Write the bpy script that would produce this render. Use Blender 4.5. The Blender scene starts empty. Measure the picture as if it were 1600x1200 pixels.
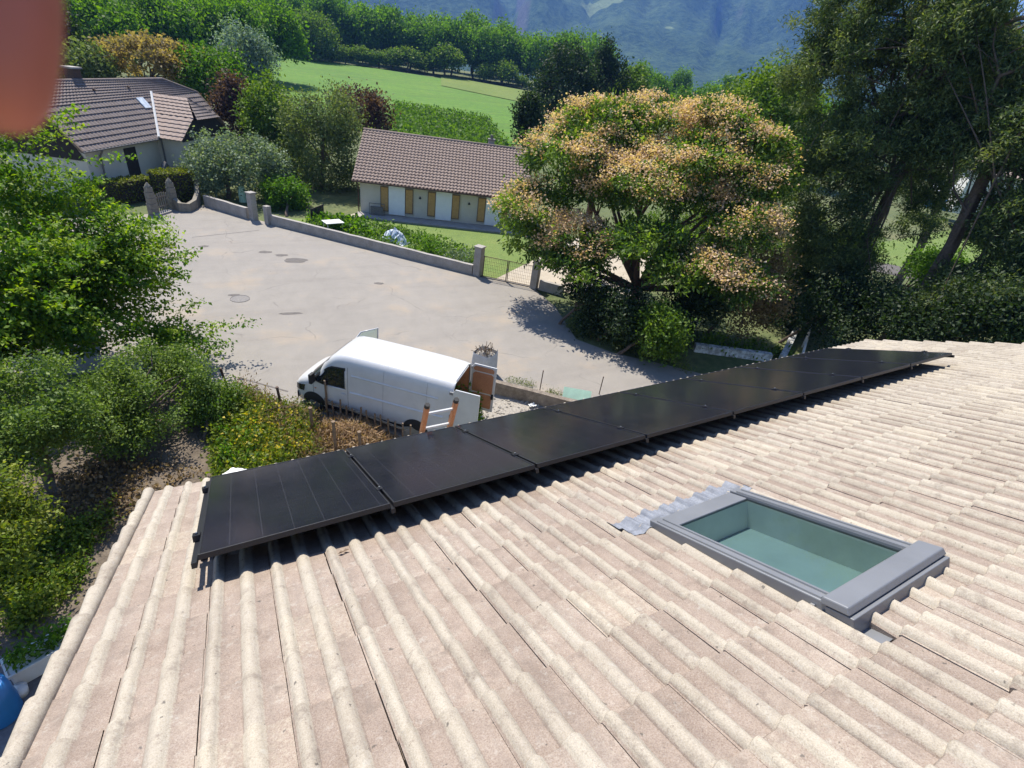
import bpy, math, random
import numpy as np
from mathutils import Vector, Matrix, noise as mnoise
R = math.radians
scn = bpy.context.scene
col = scn.collection
# ------------------------------------------------------------------ camera
F_PX = 790.437
CAM = np.array([0.3995, -3.9992, 10.9])
RW = np.array([[0.8743183, -0.46890237, 0.125292], [-0.1553352, -0.51490581, -0.84305574], [0.45982441, 0.7176368, -0.52302862]])
cd = bpy.data.cameras.new('camera'); cam = bpy.data.objects.new('camera', cd); col.objects.link(cam)
cd.sensor_width = 36; cd.lens = F_PX / 1600 * 36; cd.clip_start = 0.004; cd.clip_end = 60000
M3 = Matrix([[RW[0][i], -RW[1][i], -RW[2][i]] for i in range(3)])
cam.matrix_world = Matrix.Translation(CAM) @ M3.to_4x4()
cd.dof.use_dof = True; cd.dof.focus_distance = 14; cd.dof.aperture_fstop = 12
scn.camera = cam
# ------------------------------------------------------------------ world, sun, exposure
SUN_EL, SUN_AZ = R(58), R(-5)          # azimuth measured from +Y towards +X
w = bpy.data.worlds.new('World'); scn.world = w; w.use_nodes = True
nt = w.node_tree; bg = nt.nodes['Background']
sk = nt.nodes.new('ShaderNodeTexSky'); sk.sky_type = 'NISHITA'; sk.sun_disc = False
sk.sun_elevation = SUN_EL; sk.sun_rotation = SUN_AZ; sk.altitude = 300; sk.ozone_density = 1.6; sk.dust_density = .6
nt.links.new(sk.outputs[0], bg.inputs[0]); bg.inputs[1].default_value = .082
sd = bpy.data.lights.new('sun', 'SUN'); sd.energy = 4.9; sd.angle = R(.53); sd.color = (1, .94, .83)
so = bpy.data.objects.new('sun', sd); col.objects.link(so); so.location = (0, 30, 60)
sv = Vector((math.sin(SUN_AZ) * math.cos(SUN_EL), math.cos(SUN_AZ) * math.cos(SUN_EL), math.sin(SUN_EL)))
so.rotation_euler = sv.to_track_quat('Z', 'Y').to_euler()
scn.view_settings.view_transform = 'Standard'; scn.view_settings.look = 'None'
scn.view_settings.exposure = 1.12; scn.view_settings.gamma = 1
# ------------------------------------------------------------------ pixel -> place helpers
def ray(x, y): return RW.T @ np.array([(x - 800) / F_PX, (y - 600) / F_PX, 1.0])
def g(x, y, z=0.0):
    r = ray(x, y); return CAM + r * (z - CAM[2]) / r[2]
def at(x, y, d):
    r = ray(x, y); return CAM + r * d / math.hypot(r[0], r[1])
def proj(p):
    c = RW @ (np.asarray(p, float) - CAM); return 800 + F_PX * c[0] / c[2], 600 + F_PX * c[1] / c[2], c[2]
def mpp(x, y, d):           # metres per photo pixel at that pixel and horizontal distance
    r = ray(x, y); return d / math.hypot(r[0], r[1]) / F_PX
# ------------------------------------------------------------------ objects
def tag(o, label=None, cat=None, group=None, kind=None):
    for k, v in (('label', label), ('category', cat), ('group', group), ('kind', kind)):
        if v: o[k] = v
    return o
def empty(name, loc=(0, 0, 0), rz=0.0, parent=None):
    o = bpy.data.objects.new(name, None); col.objects.link(o); o.location = loc; o.rotation_euler = (0, 0, rz)
    o.empty_display_size = .1
    if parent: o.parent = parent
    return o
def mkobj(name, me, mat=None, parent=None):
    o = bpy.data.objects.new(name, me); col.objects.link(o)
    if mat and not me.materials: me.materials.append(mat)
    if parent: o.parent = parent
    return o
class MB:
    def __init__(s): s.v = []; s.f = []
    def add(s, vs, fs):
        n = len(s.v); s.v += [tuple(map(float, p)) for p in vs]; s.f += [tuple(i + n for i in f) for f in fs]; return s
    def box(s, x0, x1, y0, y1, z0, z1):
        return s.add([(x0, y0, z0), (x1, y0, z0), (x1, y1, z0), (x0, y1, z0), (x0, y0, z1), (x1, y0, z1), (x1, y1, z1), (x0, y1, z1)],
                     [(0, 3, 2, 1), (4, 5, 6, 7), (0, 1, 5, 4), (1, 2, 6, 5), (2, 3, 7, 6), (3, 0, 4, 7)])
    def tube(s, pts, r, n=8, cap=True):
        pts = [Vector(p) for p in pts]; rs = r if isinstance(r, (list, tuple)) else [r] * len(pts)
        rings = []; base = len(s.v)
        for i, p in enumerate(pts):
            d = (pts[min(i + 1, len(pts) - 1)] - pts[max(i - 1, 0)]).normalized()
            a = d.orthogonal().normalized() if i == 0 else (a - d * a.dot(d)).normalized()
            b = d.cross(a)
            for k in range(n):
                t = 2 * math.pi * k / n; s.v.append(tuple(p + (a * math.cos(t) + b * math.sin(t)) * rs[i]))
        for i in range(len(pts) - 1):
            for k in range(n):
                s.f.append((base + i * n + k, base + i * n + (k + 1) % n, base + (i + 1) * n + (k + 1) % n, base + (i + 1) * n + k))
        if cap:
            s.f.append(tuple(base + k for k in reversed(range(n)))); s.f.append(tuple(base + (len(pts) - 1) * n + k for k in range(n)))
        return s
    def prism(s, poly, z0, z1):       # poly: xy list, counter-clockwise
        n = len(poly)
        return s.add([(x, y, z0) for x, y in poly] + [(x, y, z1) for x, y in poly],
                     [tuple(reversed(range(n))), tuple(range(n, 2 * n))] + [(i, (i + 1) % n, n + (i + 1) % n, n + i) for i in range(n)])
    def grid(s, P):                   # P[i][j] points
        a, b = len(P), len(P[0]); return s.add([p for r in P for p in r], [(i * b + j, i * b + j + 1, (i + 1) * b + j + 1, (i + 1) * b + j) for i in range(a - 1) for j in range(b - 1)])
    def mesh(s, name, smooth=False):
        me = bpy.data.meshes.new(name); me.from_pydata(s.v, [], s.f); me.validate(); me.update()
        if smooth: me.shade_smooth()
        return me
    def build(s, name, mat, parent=None, smooth=False, bevel=0):
        o = mkobj(name, s.mesh(name, smooth), mat, parent)
        if bevel:
            m = o.modifiers.new('bevel', 'BEVEL'); m.width = bevel; m.segments = 2; m.limit_method = 'ANGLE'
        return o
def recalc(o):
    import bmesh
    bm = bmesh.new(); bm.from_mesh(o.data); bmesh.ops.remove_doubles(bm, verts=bm.verts, dist=1e-5); bmesh.ops.recalc_face_normals(bm, faces=bm.faces); bm.to_mesh(o.data); bm.free(); return o
# ------------------------------------------------------------------ materials
def newmat(name):
    m = bpy.data.materials.new(name); m.use_nodes = True; n = m.node_tree; b = n.nodes['Principled BSDF']; return m, n, b
def ramp(n, fac, stops):
    r = n.nodes.new('ShaderNodeValToRGB'); e = r.color_ramp.elements
    while len(e) < len(stops): e.new(.5)
    for k, (p, c) in zip(e, stops): k.position = p; k.color = (*c, 1)
    n.links.new(fac, r.inputs[0]); return r.outputs[0]
def noise_node(n, scale, detail=4, rough=.6, vec=None):
    t = n.nodes.new('ShaderNodeTexNoise'); t.inputs['Scale'].default_value = scale; t.inputs['Detail'].default_value = detail; t.inputs['Roughness'].default_value = rough
    if vec is None:
        tc = n.nodes.new('ShaderNodeTexCoord'); vec = tc.outputs['Object']
    n.links.new(vec, t.inputs['Vector']); return t.outputs['Fac']
def mixc(n, fac, a, b, mode='MIX'):
    m = n.nodes.new('ShaderNodeMix'); m.data_type = 'RGBA'; m.blend_type = mode
    for sk_, v in ((m.inputs[0], fac), (m.inputs[6], a), (m.inputs[7], b)):
        if isinstance(v, (int, float)): sk_.default_value = v
        elif isinstance(v, tuple): sk_.default_value = (*v, 1)
        else: n.links.new(v, sk_)
    return m.outputs[2]
def bump(n, b, h, strength=.3, dist=.02):
    bp = n.nodes.new('ShaderNodeBump'); bp.inputs['Strength'].default_value = strength; bp.inputs['Distance'].default_value = dist
    n.links.new(h, bp.inputs['Height']); n.links.new(bp.outputs[0], b.inputs['Normal'])
def rough_mat(name, ca, cb, scale=6, rough=.85, bs=.25, bd=.01, lo=.35, hi=.65, fine=None, metal=0):
    m, n, b = newmat(name); f = noise_node(n, scale, 6, .65)
    c = ramp(n, f, [(lo, ca), (hi, cb)])
    f2 = noise_node(n, fine or scale * 9, 3)
    c = mixc(n, .35, c, ramp(n, f2, [(.3, tuple(x * .62 for x in ca)), (.7, tuple(min(1, x * 1.25) for x in cb))]))
    n.links.new(c, b.inputs['Base Color']); b.inputs['Roughness'].default_value = rough; b.inputs['Metallic'].default_value = metal
    if bs: bump(n, b, f2, bs, bd)
    return m
def flat_mat(name, c, rough=.5, metal=0, var=.12, scale=3):
    m, n, b = newmat(name); f = noise_node(n, scale, 5)
    n.links.new(ramp(n, f, [(.3, tuple(x * (1 - var) for x in c)), (.7, tuple(min(1, x * (1 + var)) for x in c))]), b.inputs['Base Color'])
    b.inputs['Roughness'].default_value = rough; b.inputs['Metallic'].default_value = metal; return m
def leaf_mat(name, dark, mid, light, trans=.35, gloss=.025):
    gloss = min(gloss, .03); trans = min(.5, trans + .08)
    m = bpy.data.materials.new(name); m.use_nodes = True; n = m.node_tree; n.nodes.clear()
    out = n.nodes.new('ShaderNodeOutputMaterial'); a = n.nodes.new('ShaderNodeAttribute'); a.attribute_name = 'tone'
    c = ramp(n, a.outputs['Fac'], [(0, dark), (.5, mid), (1, light)])
    d = n.nodes.new('ShaderNodeBsdfDiffuse'); t = n.nodes.new('ShaderNodeBsdfTranslucent'); gl = n.nodes.new('ShaderNodeBsdfGlossy'); gl.inputs['Roughness'].default_value = .6
    tc = mixc(n, 1.0, c, (1.45, 1.5, .55), 'MULTIPLY')
    n.links.new(c, d.inputs[0]); n.links.new(tc, t.inputs[0])
    x = n.nodes.new('ShaderNodeMixShader'); x.inputs[0].default_value = trans; n.links.new(d.outputs[0], x.inputs[1]); n.links.new(t.outputs[0], x.inputs[2])
    y = n.nodes.new('ShaderNodeMixShader'); y.inputs[0].default_value = gloss; n.links.new(x.outputs[0], y.inputs[1]); n.links.new(gl.outputs[0], y.inputs[2])
    n.links.new(y.outputs[0], out.inputs[0]); return m

M = {}
M['bark'] = rough_mat('bark', (.07, .05, .037), (.16, .12, .09), 9, .95, .6, .03)
M['bark_red'] = rough_mat('bark_red', (.12, .06, .04), (.24, .14, .10), 7, .95, .6, .03)
M['concrete'] = rough_mat('concrete', (0.240, 0.220, 0.198), (0.368, 0.344, 0.316), 2.2, .9, .3, .008, fine=30)
M['render_wall'] = rough_mat('render_wall', (0.538, 0.500, 0.419), (0.634, 0.595, 0.508), .8, .92, .15, .004, fine=40)
M['white_render'] = rough_mat('white_render', (0.480, 0.480, 0.458), (0.624, 0.624, 0.600), 1.5, .9, .2, .006, fine=30)
M['shaded_block'] = rough_mat('shaded_block', (.10, .08, .062), (.27, .225, .18), 4, .95, .5, .015)  # dark tone carries the shade on the wall's near face
M['flaking_white'] = rough_mat('flaking_white', (.20, .19, .17), (.62, .63, .63), 5, .95, .5, .01, lo=.42, hi=.58)
M['cream_stone'] = rough_mat('cream_stone', (0.150, 0.135, 0.105), (0.260, 0.235, 0.190), 5, .9, .4, .01)
M['dark_wood'] = rough_mat('dark_wood', (.018, .013, .01), (.04, .03, .024), 4, .8, .2)
M['old_wood'] = rough_mat('old_wood', (.12, .08, .05), (.25, .18, .12), 8, .85, .3)
M['plywood'] = rough_mat('plywood', (.33, .15, .075), (.44, .21, .11), 3, .6, .05)
M['orange_wood'] = rough_mat('orange_wood', (.42, .17, .07), (.58, .27, .13), 6, .7, .1)
M['white_metal'] = flat_mat('white_metal', (0.624, 0.624, 0.608), .4)
M['alu'] = flat_mat('alu', (.62, .62, .62), .35, .8)
M['black_metal'] = flat_mat('black_metal', (.022, .022, .026), .38, .3)
M['black_rubber'] = flat_mat('black_rubber', (.02, .02, .021), .75)
M['rust'] = rough_mat('rust', (.05, .03, .022), (.11, .065, .045), 10, .85, .3)
M['grey_metal'] = flat_mat('grey_metal', (.172, .178, .19), .42, .15, .10)
M['lead'] = rough_mat('lead', (.13, .14, .165), (.23, .245, .28), 14, .6, .3, .004, metal=.1)
M['ochre'] = rough_mat('ochre', (.42, .24, .08), (.56, .34, .13), 5, .7, .1)
M['shutter_white'] = flat_mat('shutter_white', (.80, .82, .84), .5, 0, .03)
M['plastic_white'] = flat_mat('plastic_white', (0.656, 0.656, 0.632), .45)
M['plastic_blue'] = flat_mat('plastic_blue', (.02, .16, .42), .4)
M['mint'] = flat_mat('mint', (.48, .68, .50), .6)
M['sheet'] = flat_mat('sheet', (.62, .68, .74), .5, 0, .25, 5)
M['bag'] = rough_mat('bag', (.42, .42, .42), (.55, .55, .54), 6, .85, .2)
M['glass_dark'] = flat_mat('glass_dark', (.012, .016, .02), .06)
M['skin'] = flat_mat('skin', (.36, .105, .065), .55, 0, .08, 60)
# van paint
def paint():
    m, n, b = newmat('van_paint'); b.inputs['Base Color'].default_value = (.80, .81, .82, 1); b.inputs['Roughness'].default_value = .32; b.inputs['Coat Weight'].default_value = .5; b.inputs['Coat Roughness'].default_value = .08
    f = noise_node(n, 2.5, 5); n.links.new(ramp(n, f, [(.3, (.50, .505, .51)), (.7, (.57, .575, .58))]), b.inputs['Base Color']); return m
M['van_paint'] = paint()
# asphalt with wear, stains and dust
def asphalt():
    m, n, b = newmat('asphalt'); tc = n.nodes.new('ShaderNodeTexCoord'); V = tc.outputs['Object']
    f = noise_node(n, .16, 6, .62, V); f2 = noise_node(n, 1.3, 6, .7, V); f3 = noise_node(n, 60, 2, .6, V)
    c = ramp(n, f, [(.32, (.198, .180, .156)), (.5, (.238, .216, .188)), (.7, (.278, .247, .208))])
    c = mixc(n, .45, c, ramp(n, f2, [(.3, (.168, .153, .134)), (.55, (.238, .217, .190)), (.78, (.292, .267, .233))]))
    c = mixc(n, .30, c, ramp(n, f3, [(.25, (.10, .095, .09)), (.7, (.38, .35, .32))]))
    def gate(o, s): mu = n.nodes.new('ShaderNodeMath'); mu.operation = 'MULTIPLY'; mu.inputs[1].default_value = s; n.links.new(o, mu.inputs[0]); return mu.outputs[0]
    f4 = noise_node(n, .33, 5, .6, V); k = ramp(n, f4, [(.54, (0, 0, 0)), (.68, (1, 1, 1))]); c = mixc(n, gate(k, .55), c, (.34, .27, .195))     # sandy dust
    # hairline cracks
    wv = n.nodes.new('ShaderNodeVectorMath'); wv.operation = 'ADD'; nz = n.nodes.new('ShaderNodeTexNoise'); nz.inputs['Scale'].default_value = .8; n.links.new(V, nz.inputs['Vector']); n.links.new(V, wv.inputs[0]); n.links.new(nz.outputs['Color'], wv.inputs[1])
    vo = n.nodes.new('ShaderNodeTexVoronoi'); vo.feature = 'DISTANCE_TO_EDGE'; vo.inputs['Scale'].default_value = .22; n.links.new(wv.outputs[0], vo.inputs['Vector'])
    ck = ramp(n, vo.outputs['Distance'], [(.0, (1, 1, 1)), (.006, (0, 0, 0))]); f6 = noise_node(n, .5, 3, .5, V); mk = mixc(n, ramp(n, f6, [(.45, (0, 0, 0)), (.6, (1, 1, 1))]), (0, 0, 0), ck); c = mixc(n, gate(mk, .6), c, (.10, .088, .08))
    # old oil drips and darker wheel-worn bands
    f7 = noise_node(n, 2.6, 4, .55, V); c = mixc(n, gate(ramp(n, f7, [(.68, (0, 0, 0)), (.76, (1, 1, 1))]), .35), c, (.12, .105, .095))
    mp = n.nodes.new('ShaderNodeMapping'); mp.inputs['Rotation'].default_value = (0, 0, .85); mp.inputs['Scale'].default_value = (.10, 1.1, 1); n.links.new(V, mp.inputs['Vector']); f8 = noise_node(n, .8, 4, .55, mp.outputs[0]); c = mixc(n, gate(ramp(n, f8, [(.50, (0, 0, 0)), (.70, (1, 1, 1))]), .30), c, (.165, .145, .13))
    n.links.new(c, b.inputs['Base Color']); b.inputs['Roughness'].default_value = .9; bump(n, b, f3, .35, .006); return m
M['asphalt'] = asphalt()
M['tar'] = rough_mat('tar', (.075, .066, .06), (.135, .12, .11), 5, .85, .2)
M['iron'] = rough_mat('iron', (.10, .09, .085), (.2, .185, .175), 12, .7, .3)
M['path'] = rough_mat('path', (0.336, 0.288, 0.221), (0.448, 0.392, 0.316), 1.2, .95, .3, .01, fine=25)
M['gravel'] = rough_mat('gravel', (0.200, 0.176, 0.142), (0.440, 0.400, 0.348), 14, .95, .8, .04, fine=40)
M['soil'] = rough_mat('soil', (.06, .045, .032), (.17, .135, .10), 1.6, .97, .6, .04, fine=18)  # darkened so the colour holds the shade of the garden trees
M['terrace'] = rough_mat('terrace', (.10, .092, .092), (.17, .16, .16), 2, .85, .2)
def grassy(name, a, b_, c_, s1=.5, s2=6):
    m, n, b = newmat(name); tc = n.nodes.new('ShaderNodeTexCoord'); V = tc.outputs['Object']
    f = noise_node(n, s1, 6, .65, V); f2 = noise_node(n, s2, 5, .7, V)
    c = ramp(n, f, [(.3, a), (.5, b_), (.72, c_)])
    c = mixc(n, .5, c, ramp(n, f2, [(.28, tuple(x * .45 for x in a)), (.5, b_), (.75, tuple(x * 1.25 for x in c_))]))
    n.links.new(c, b.inputs['Base Color']); b.inputs['Roughness'].default_value = .95; bump(n, b, f2, .8, .06); return m
M['ground'] = grassy('ground', (.055, .075, .025), (.085, .11, .035), (.17, .15, .07), .12, 2.2)
M['lawn'] = grassy('lawn', (.08, .13, .025), (.12, .18, .035), (.20, .22, .06), .6, 9)
M['meadow'] = grassy('meadow', (.070, .120, .008), (.10, .15, .014), (.15, .18, .03), .08, 1.2)
M['field'] = grassy('field', (.046, .130, .001), (.072, .172, .002), (.115, .20, .008), .05, .9)
def streak_field(m):
    n = m.node_tree; b = n.nodes['Principled BSDF']; src = b.inputs['Base Color'].links[0].from_socket; tc = n.nodes.new('ShaderNodeTexCoord'); mp = n.nodes.new('ShaderNodeMapping'); mp.inputs['Rotation'].default_value = (0, 0, .32); mp.inputs['Scale'].default_value = (.03, .9, 1); n.links.new(tc.outputs['Object'], mp.inputs['Vector'])
    f = noise_node(n, 1.0, 4, .6, mp.outputs[0]); f2 = noise_node(n, .35, 5, .75, tc.outputs['Object']); c = mixc(n, ramp(n, f, [(.42, (0, 0, 0)), (.62, (.5, .5, .5))]), src, (.045, .10, .004)); c = mixc(n, ramp(n, f2, [(.58, (0, 0, 0)), (.70, (.6, .6, .6))]), c, (.16, .185, .025)); n.links.new(c, b.inputs['Base Color'])
streak_field(M['field'])
# ------------------------------------------------------------------ terrain
def tz(x, y):
    s = .32 * x + .947 * y
    z = 0.0
    if s > 62: z = (min(s, 250) - 62) * .0435
    if s > 250: z -= (min(s, 900) - 250) * .03
    # the valley side to the right falls gently
    return z
def axis(a, b, dense, n1, n2):
    return sorted(set(list(np.linspace(dense[0], dense[1], n1)) + list(np.linspace(a, dense[0], n2)) + list(np.linspace(dense[1], b, n2))))
xs = axis(-1800, 5200, (-60, 160), 56, 14); ys = axis(-700, 5200, (-40, 330), 90, 16)
mb = MB(); mb.grid([[(x, y, tz(x, y) - .02) for x in xs] for y in ys])
for i, f in enumerate(mb.f): mb.f[i] = f
gnd = mb.build('ground', M['ground']); tag(gnd, 'uneven green and dry ground around the houses', kind='structure')
def sheet(name, pts, mat, dz, label=None, parent=None, kind='structure'):
    o = MB().add([(p[0], p[1], dz) for p in pts], [tuple(range(len(pts)))]).build(name, mat, parent)
    if o.data.polygons[0].normal.z < 0: o.data.flip_normals()
    if label: tag(o, label, kind=kind)
    return o
P2 = lambda *a: tuple(g(*a)[:2])
parking = sheet('parking_area', [(-16, 33.5), P2(240, 334), P2(270, 325), P2(300, 322), P2(322, 321), P2(400, 343), P2(500, 368), P2(600, 388), P2(740, 430), P2(836, 452), P2(868, 480), P2(900, 530), P2(960, 552), P2(1040, 570), P2(1120, 590), (16.5, 6.2), P2(868, 640), P2(790, 628), (5.5, 8.2), P2(640, 692), P2(445, 644), P2(357, 611), P2(250, 575), (-6, 16.2), (-16, 20)], M['asphalt'], .004, 'worn pale asphalt forecourt between the houses')
def disc(name, px, py, rx, ry, mat, dz, n=18, seed=0, jag=.12):
    rnd = random.Random(seed); c = g(px, py)
    a0 = math.atan2(c[1] - CAM[1], c[0] - CAM[0]) - math.pi / 2
    pts = []
    for k in range(n):
        t = 2 * math.pi * k / n; r = 1 + rnd.uniform(-jag, jag); u, v = rx * r * math.cos(t), ry * r * math.sin(t)
        pts.append((c[0] + u * math.cos(a0) - v * math.sin(a0), c[1] + u * math.sin(a0) + v * math.cos(a0)))
    return sheet(name, pts, mat, dz)
for i, (px, py, rx, ry) in enumerate(((462, 407, .62, .42), (440, 399, .36, .2), (414, 394, .34, .22), (318, 385, .3, .16), (455, 490, .5, .14), (258, 386, .55, .5), (365, 461, .25, .12), (592, 443, .3, .16))):
    d = disc('tar_patch', px, py, rx, ry, M['tar'], .010, 16, i, .18); d.parent = parking
mh = disc('manhole_cover', 375, 467, .40, .40, M['iron'], .012, 24, 1, 0); tag(mh, 'round iron manhole cover set in the asphalt forecourt', 'manhole cover')
mhr = MB(); c0 = g(375, 467)
mhr.tube([(c0[0] + .42 * math.cos(t), c0[1] + .42 * math.sin(t), .008) for t in np.linspace(0, 2 * math.pi, 25)], .018, 5, False); mhr.build('rim', M['iron'], mh)
# paler / sealed seam lines across the asphalt
for a, b in (((300, 371), (405, 360)), ((372, 590), (450, 612))):
    A, B = g(*a), g(*b); d = (B - A)[:2]; d /= np.linalg.norm(d); nn = np.array([-d[1], d[0]]) * .035
    s_ = sheet('asphalt_seam', [A[:2] - nn, B[:2] - nn, B[:2] + nn, A[:2] + nn], M['tar'], .009); s_.parent = parking
sheet('garden_soil', [(-9, 4.5), (-1.2, 3.5), (5, 6), P2(640, 700), P2(445, 650), P2(357, 618), P2(250, 580), (-9, 16)], M['soil'], .006, 'bare earth of the shady garden beside the house')
sheet('lawn', [P2(430, 342), P2(560, 340), P2(800, 362), P2(880, 400), P2(780, 440), P2(742, 428), P2(600, 384), P2(430, 349)], M['lawn'], .005, 'short lawn in front of the small house')
sheet('driveway', [P2(770, 438), P2(836, 452), P2(1000, 470), P2(1020, 395), P2(900, 372), P2(862, 392)], M['path'], .008, 'pale gravel drive behind the wire gate')
sheet('footpath', [P2(505, 352), P2(560, 331), P2(567, 338), P2(530, 352)], M['path'], .009, 'pale path beside the small house')
sheet('gravel_bed', [(5.2, 8.0), (7.6, 9.6), (9.2, 10.1), (10.6, 8.8), (12.6, 8.1), (12, 5.5), (6.5, 5.5)], M['gravel'], .010, 'pale rubble and gravel behind the low block wall')
sheet('side_lawn', [P2(1290, 395), P2(1560, 345), (130, 34), (100, 8), P2(1500, 436), P2(1405, 432)], M['lawn'], .006, 'sunlit lawn seen below the pine trees')
sheet('side_path', [P2(1330, 415), P2(1440, 440), P2(1500, 452), P2(1450, 425), P2(1345, 404)], M['tar'], .010, 'grey path crossing the lawn below the pines')
sheet('terrace', [(-9, 0), (-.5, 0), (-.5, 4.6), (-3.6, 5.0), (-9, 5.2)], M['terrace'], .012, 'grey paved terrace below the roof edge')
def terrain_sheet(name, corners, mat, n, m, dz, label):
    a, b, c, d = [np.array(p[:2]) for p in corners]; P = []
    for i in range(n + 1):
        s = i / n; p0 = a + (d - a) * s; p1 = b + (c - b) * s
        P.append([(*(p0 + (p1 - p0) * j / m), 0) for j in range(m + 1)])
    P = [[(x, y, tz(x, y) + dz) for x, y, _ in r] for r in P]
    o = MB().grid(P).build(name, mat); tag(o, label, kind='structure')
    if o.data.polygons[0].normal.z < 0: o.data.flip_normals()
    return o
FA, FB, FC, FD = at(380, 190, 84), at(900, 230, 92), at(900, 158, 195), at(380, 90, 210)
terrain_sheet('field', (FA, FB, FC, FD), M['field'], 24, 24, .16, 'bright green mown field beyond the small house')
terrain_sheet('meadow_strip', (at(690, 122, 168), at(880, 158, 150), at(930, 165, 190), at(690, 100, 205)), M['meadow'], 8, 8, .30, 'pale grass strip below the row of tall trees')
# mountains
def mountain():
    mb = MB(); P = []
    na, nr = 260, 110
    for i in range(na):
        a = R(-12) + R(120) * i / (na - 1)             # azimuth from +X towards +Y
        row = []
        for j in range(nr):
            t = j / (nr - 1); r = 950 + 3300 * t ** 1.1
            x, y = r * math.cos(a), r * math.sin(a)
            p = Vector((x / 950, y / 950, 3.1))
            rid = 1 - abs(mnoise.noise(p * 1.2)) * 1.9
            rid2 = 1 - abs(mnoise.noise(p * 3.3 + Vector((5, 2, 0)))) * 1.9
            fb = mnoise.fractal(p * 5, .9, 2.1, 6)
            base = 45 * min(1, t * 6) + 1130 * max(0, (t - .18)) ** 1.2
            up = min(1, max(0, t - .1) * 4)
            az = math.atan2(x - CAM[0], y - CAM[1])
            gul = 1 - abs(mnoise.noise(Vector((az * 17, t * 1.6, 4)))) * 2; gul2 = 1 - abs(mnoise.noise(Vector((az * 47, t * 4.5, 9)))) * 2
            z = base * (.78 + up * (.17 * gul + .075 * gul2) + up * (.26 * rid + .22 * rid2 + .12 * fb)) - 25
            z *= .38 + .62 * min(1, max(0, (math.degrees(a) - 20) / 16)) if t > .3 else 1
            z -= 190 * math.exp(-((az - R(27.6)) / R(1.3)) ** 2) * up * min(1, t * 1.6)
            row.append((x, y, z))
        P.append(row)
    mb.grid(P); o = mb.build('mountain', None, None, True)
    if sum(p.normal.z for p in o.data.polygons) < 0: o.data.flip_normals()
    m, n, b = newmat('mountain_slope'); tc = n.nodes.new('ShaderNodeTexCoord'); V = tc.outputs['Object']
    f = noise_node(n, .006, 8, .7, V); f2 = noise_node(n, .05, 5, .75, V)
    c = ramp(n, f, [(.36, (.014, .036, .016)), (.50, (.032, .068, .026)), (.62, (.085, .13, .045))])
    c = mixc(n, .5, c, ramp(n, f2, [(.38, (.010, .025, .012)), (.6, (.10, .15, .055))]))
    f3 = noise_node(n, .0042, 3, .5, V); c = mixc(n, ramp(n, f3, [(.665, (0, 0, 0)), (.68, (1, 1, 1))]), c, (.20, .25, .10))
    geo = n.nodes.new('ShaderNodeNewGeometry'); sx = n.nodes.new('ShaderNodeSeparateXYZ'); n.links.new(geo.outputs['Normal'], sx.inputs[0])
    k = ramp(n, sx.outputs[2], [(.50, (1, 1, 1)), (.62, (0, 0, 0))]); c = mixc(n, k, c, (.10, .098, .095))
    n.links.new(c, b.inputs['Base Color']); b.inputs['Roughness'].default_value = 1; b.inputs['Specular IOR Level'].default_value = .1
    bump(n, b, f2, .9, 14)
    o.data.materials.append(m); tag(o, 'blue wooded mountainside closing the valley', kind='structure')
    return o
mountain()
# ------------------------------------------------------------------ the near house: roof, tiles, skylight
PIT = R(25.5); ZE = 10.9 - 3.33452
RU = np.array([1, 0, 0]); RV = np.array([0, -math.cos(PIT), math.sin(PIT)]); RN = np.array([0, math.sin(PIT), math.cos(PIT)])
def rp(u, v, n): return tuple(np.array([0, 0, ZE]) + RU * u + RV * v + RN * n)
RMW = Matrix(((1, 0, 0, 0), (0, -RV[1], RN[1], 0), (0, -RV[2], RN[2], ZE), (0, 0, 0, 1)))   # local x along the eave, -y up the slope, z off the roof
U0, U1, V0, V1 = -.60, 11.70, -.69, 6.95
NB = -.232                              # tile pan level below the panel plane
house = empty('house', (5.4, -6.2, 0)); tag(house, 'house with pale cream ribbed roof tiles filling the foreground', 'house')
def under(o, parent):                   # keep world coordinates when parented to an unrotated empty
    o.parent = parent; o.matrix_parent_inverse = Matrix.Translation(-Vector(parent.location)); return o
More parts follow.
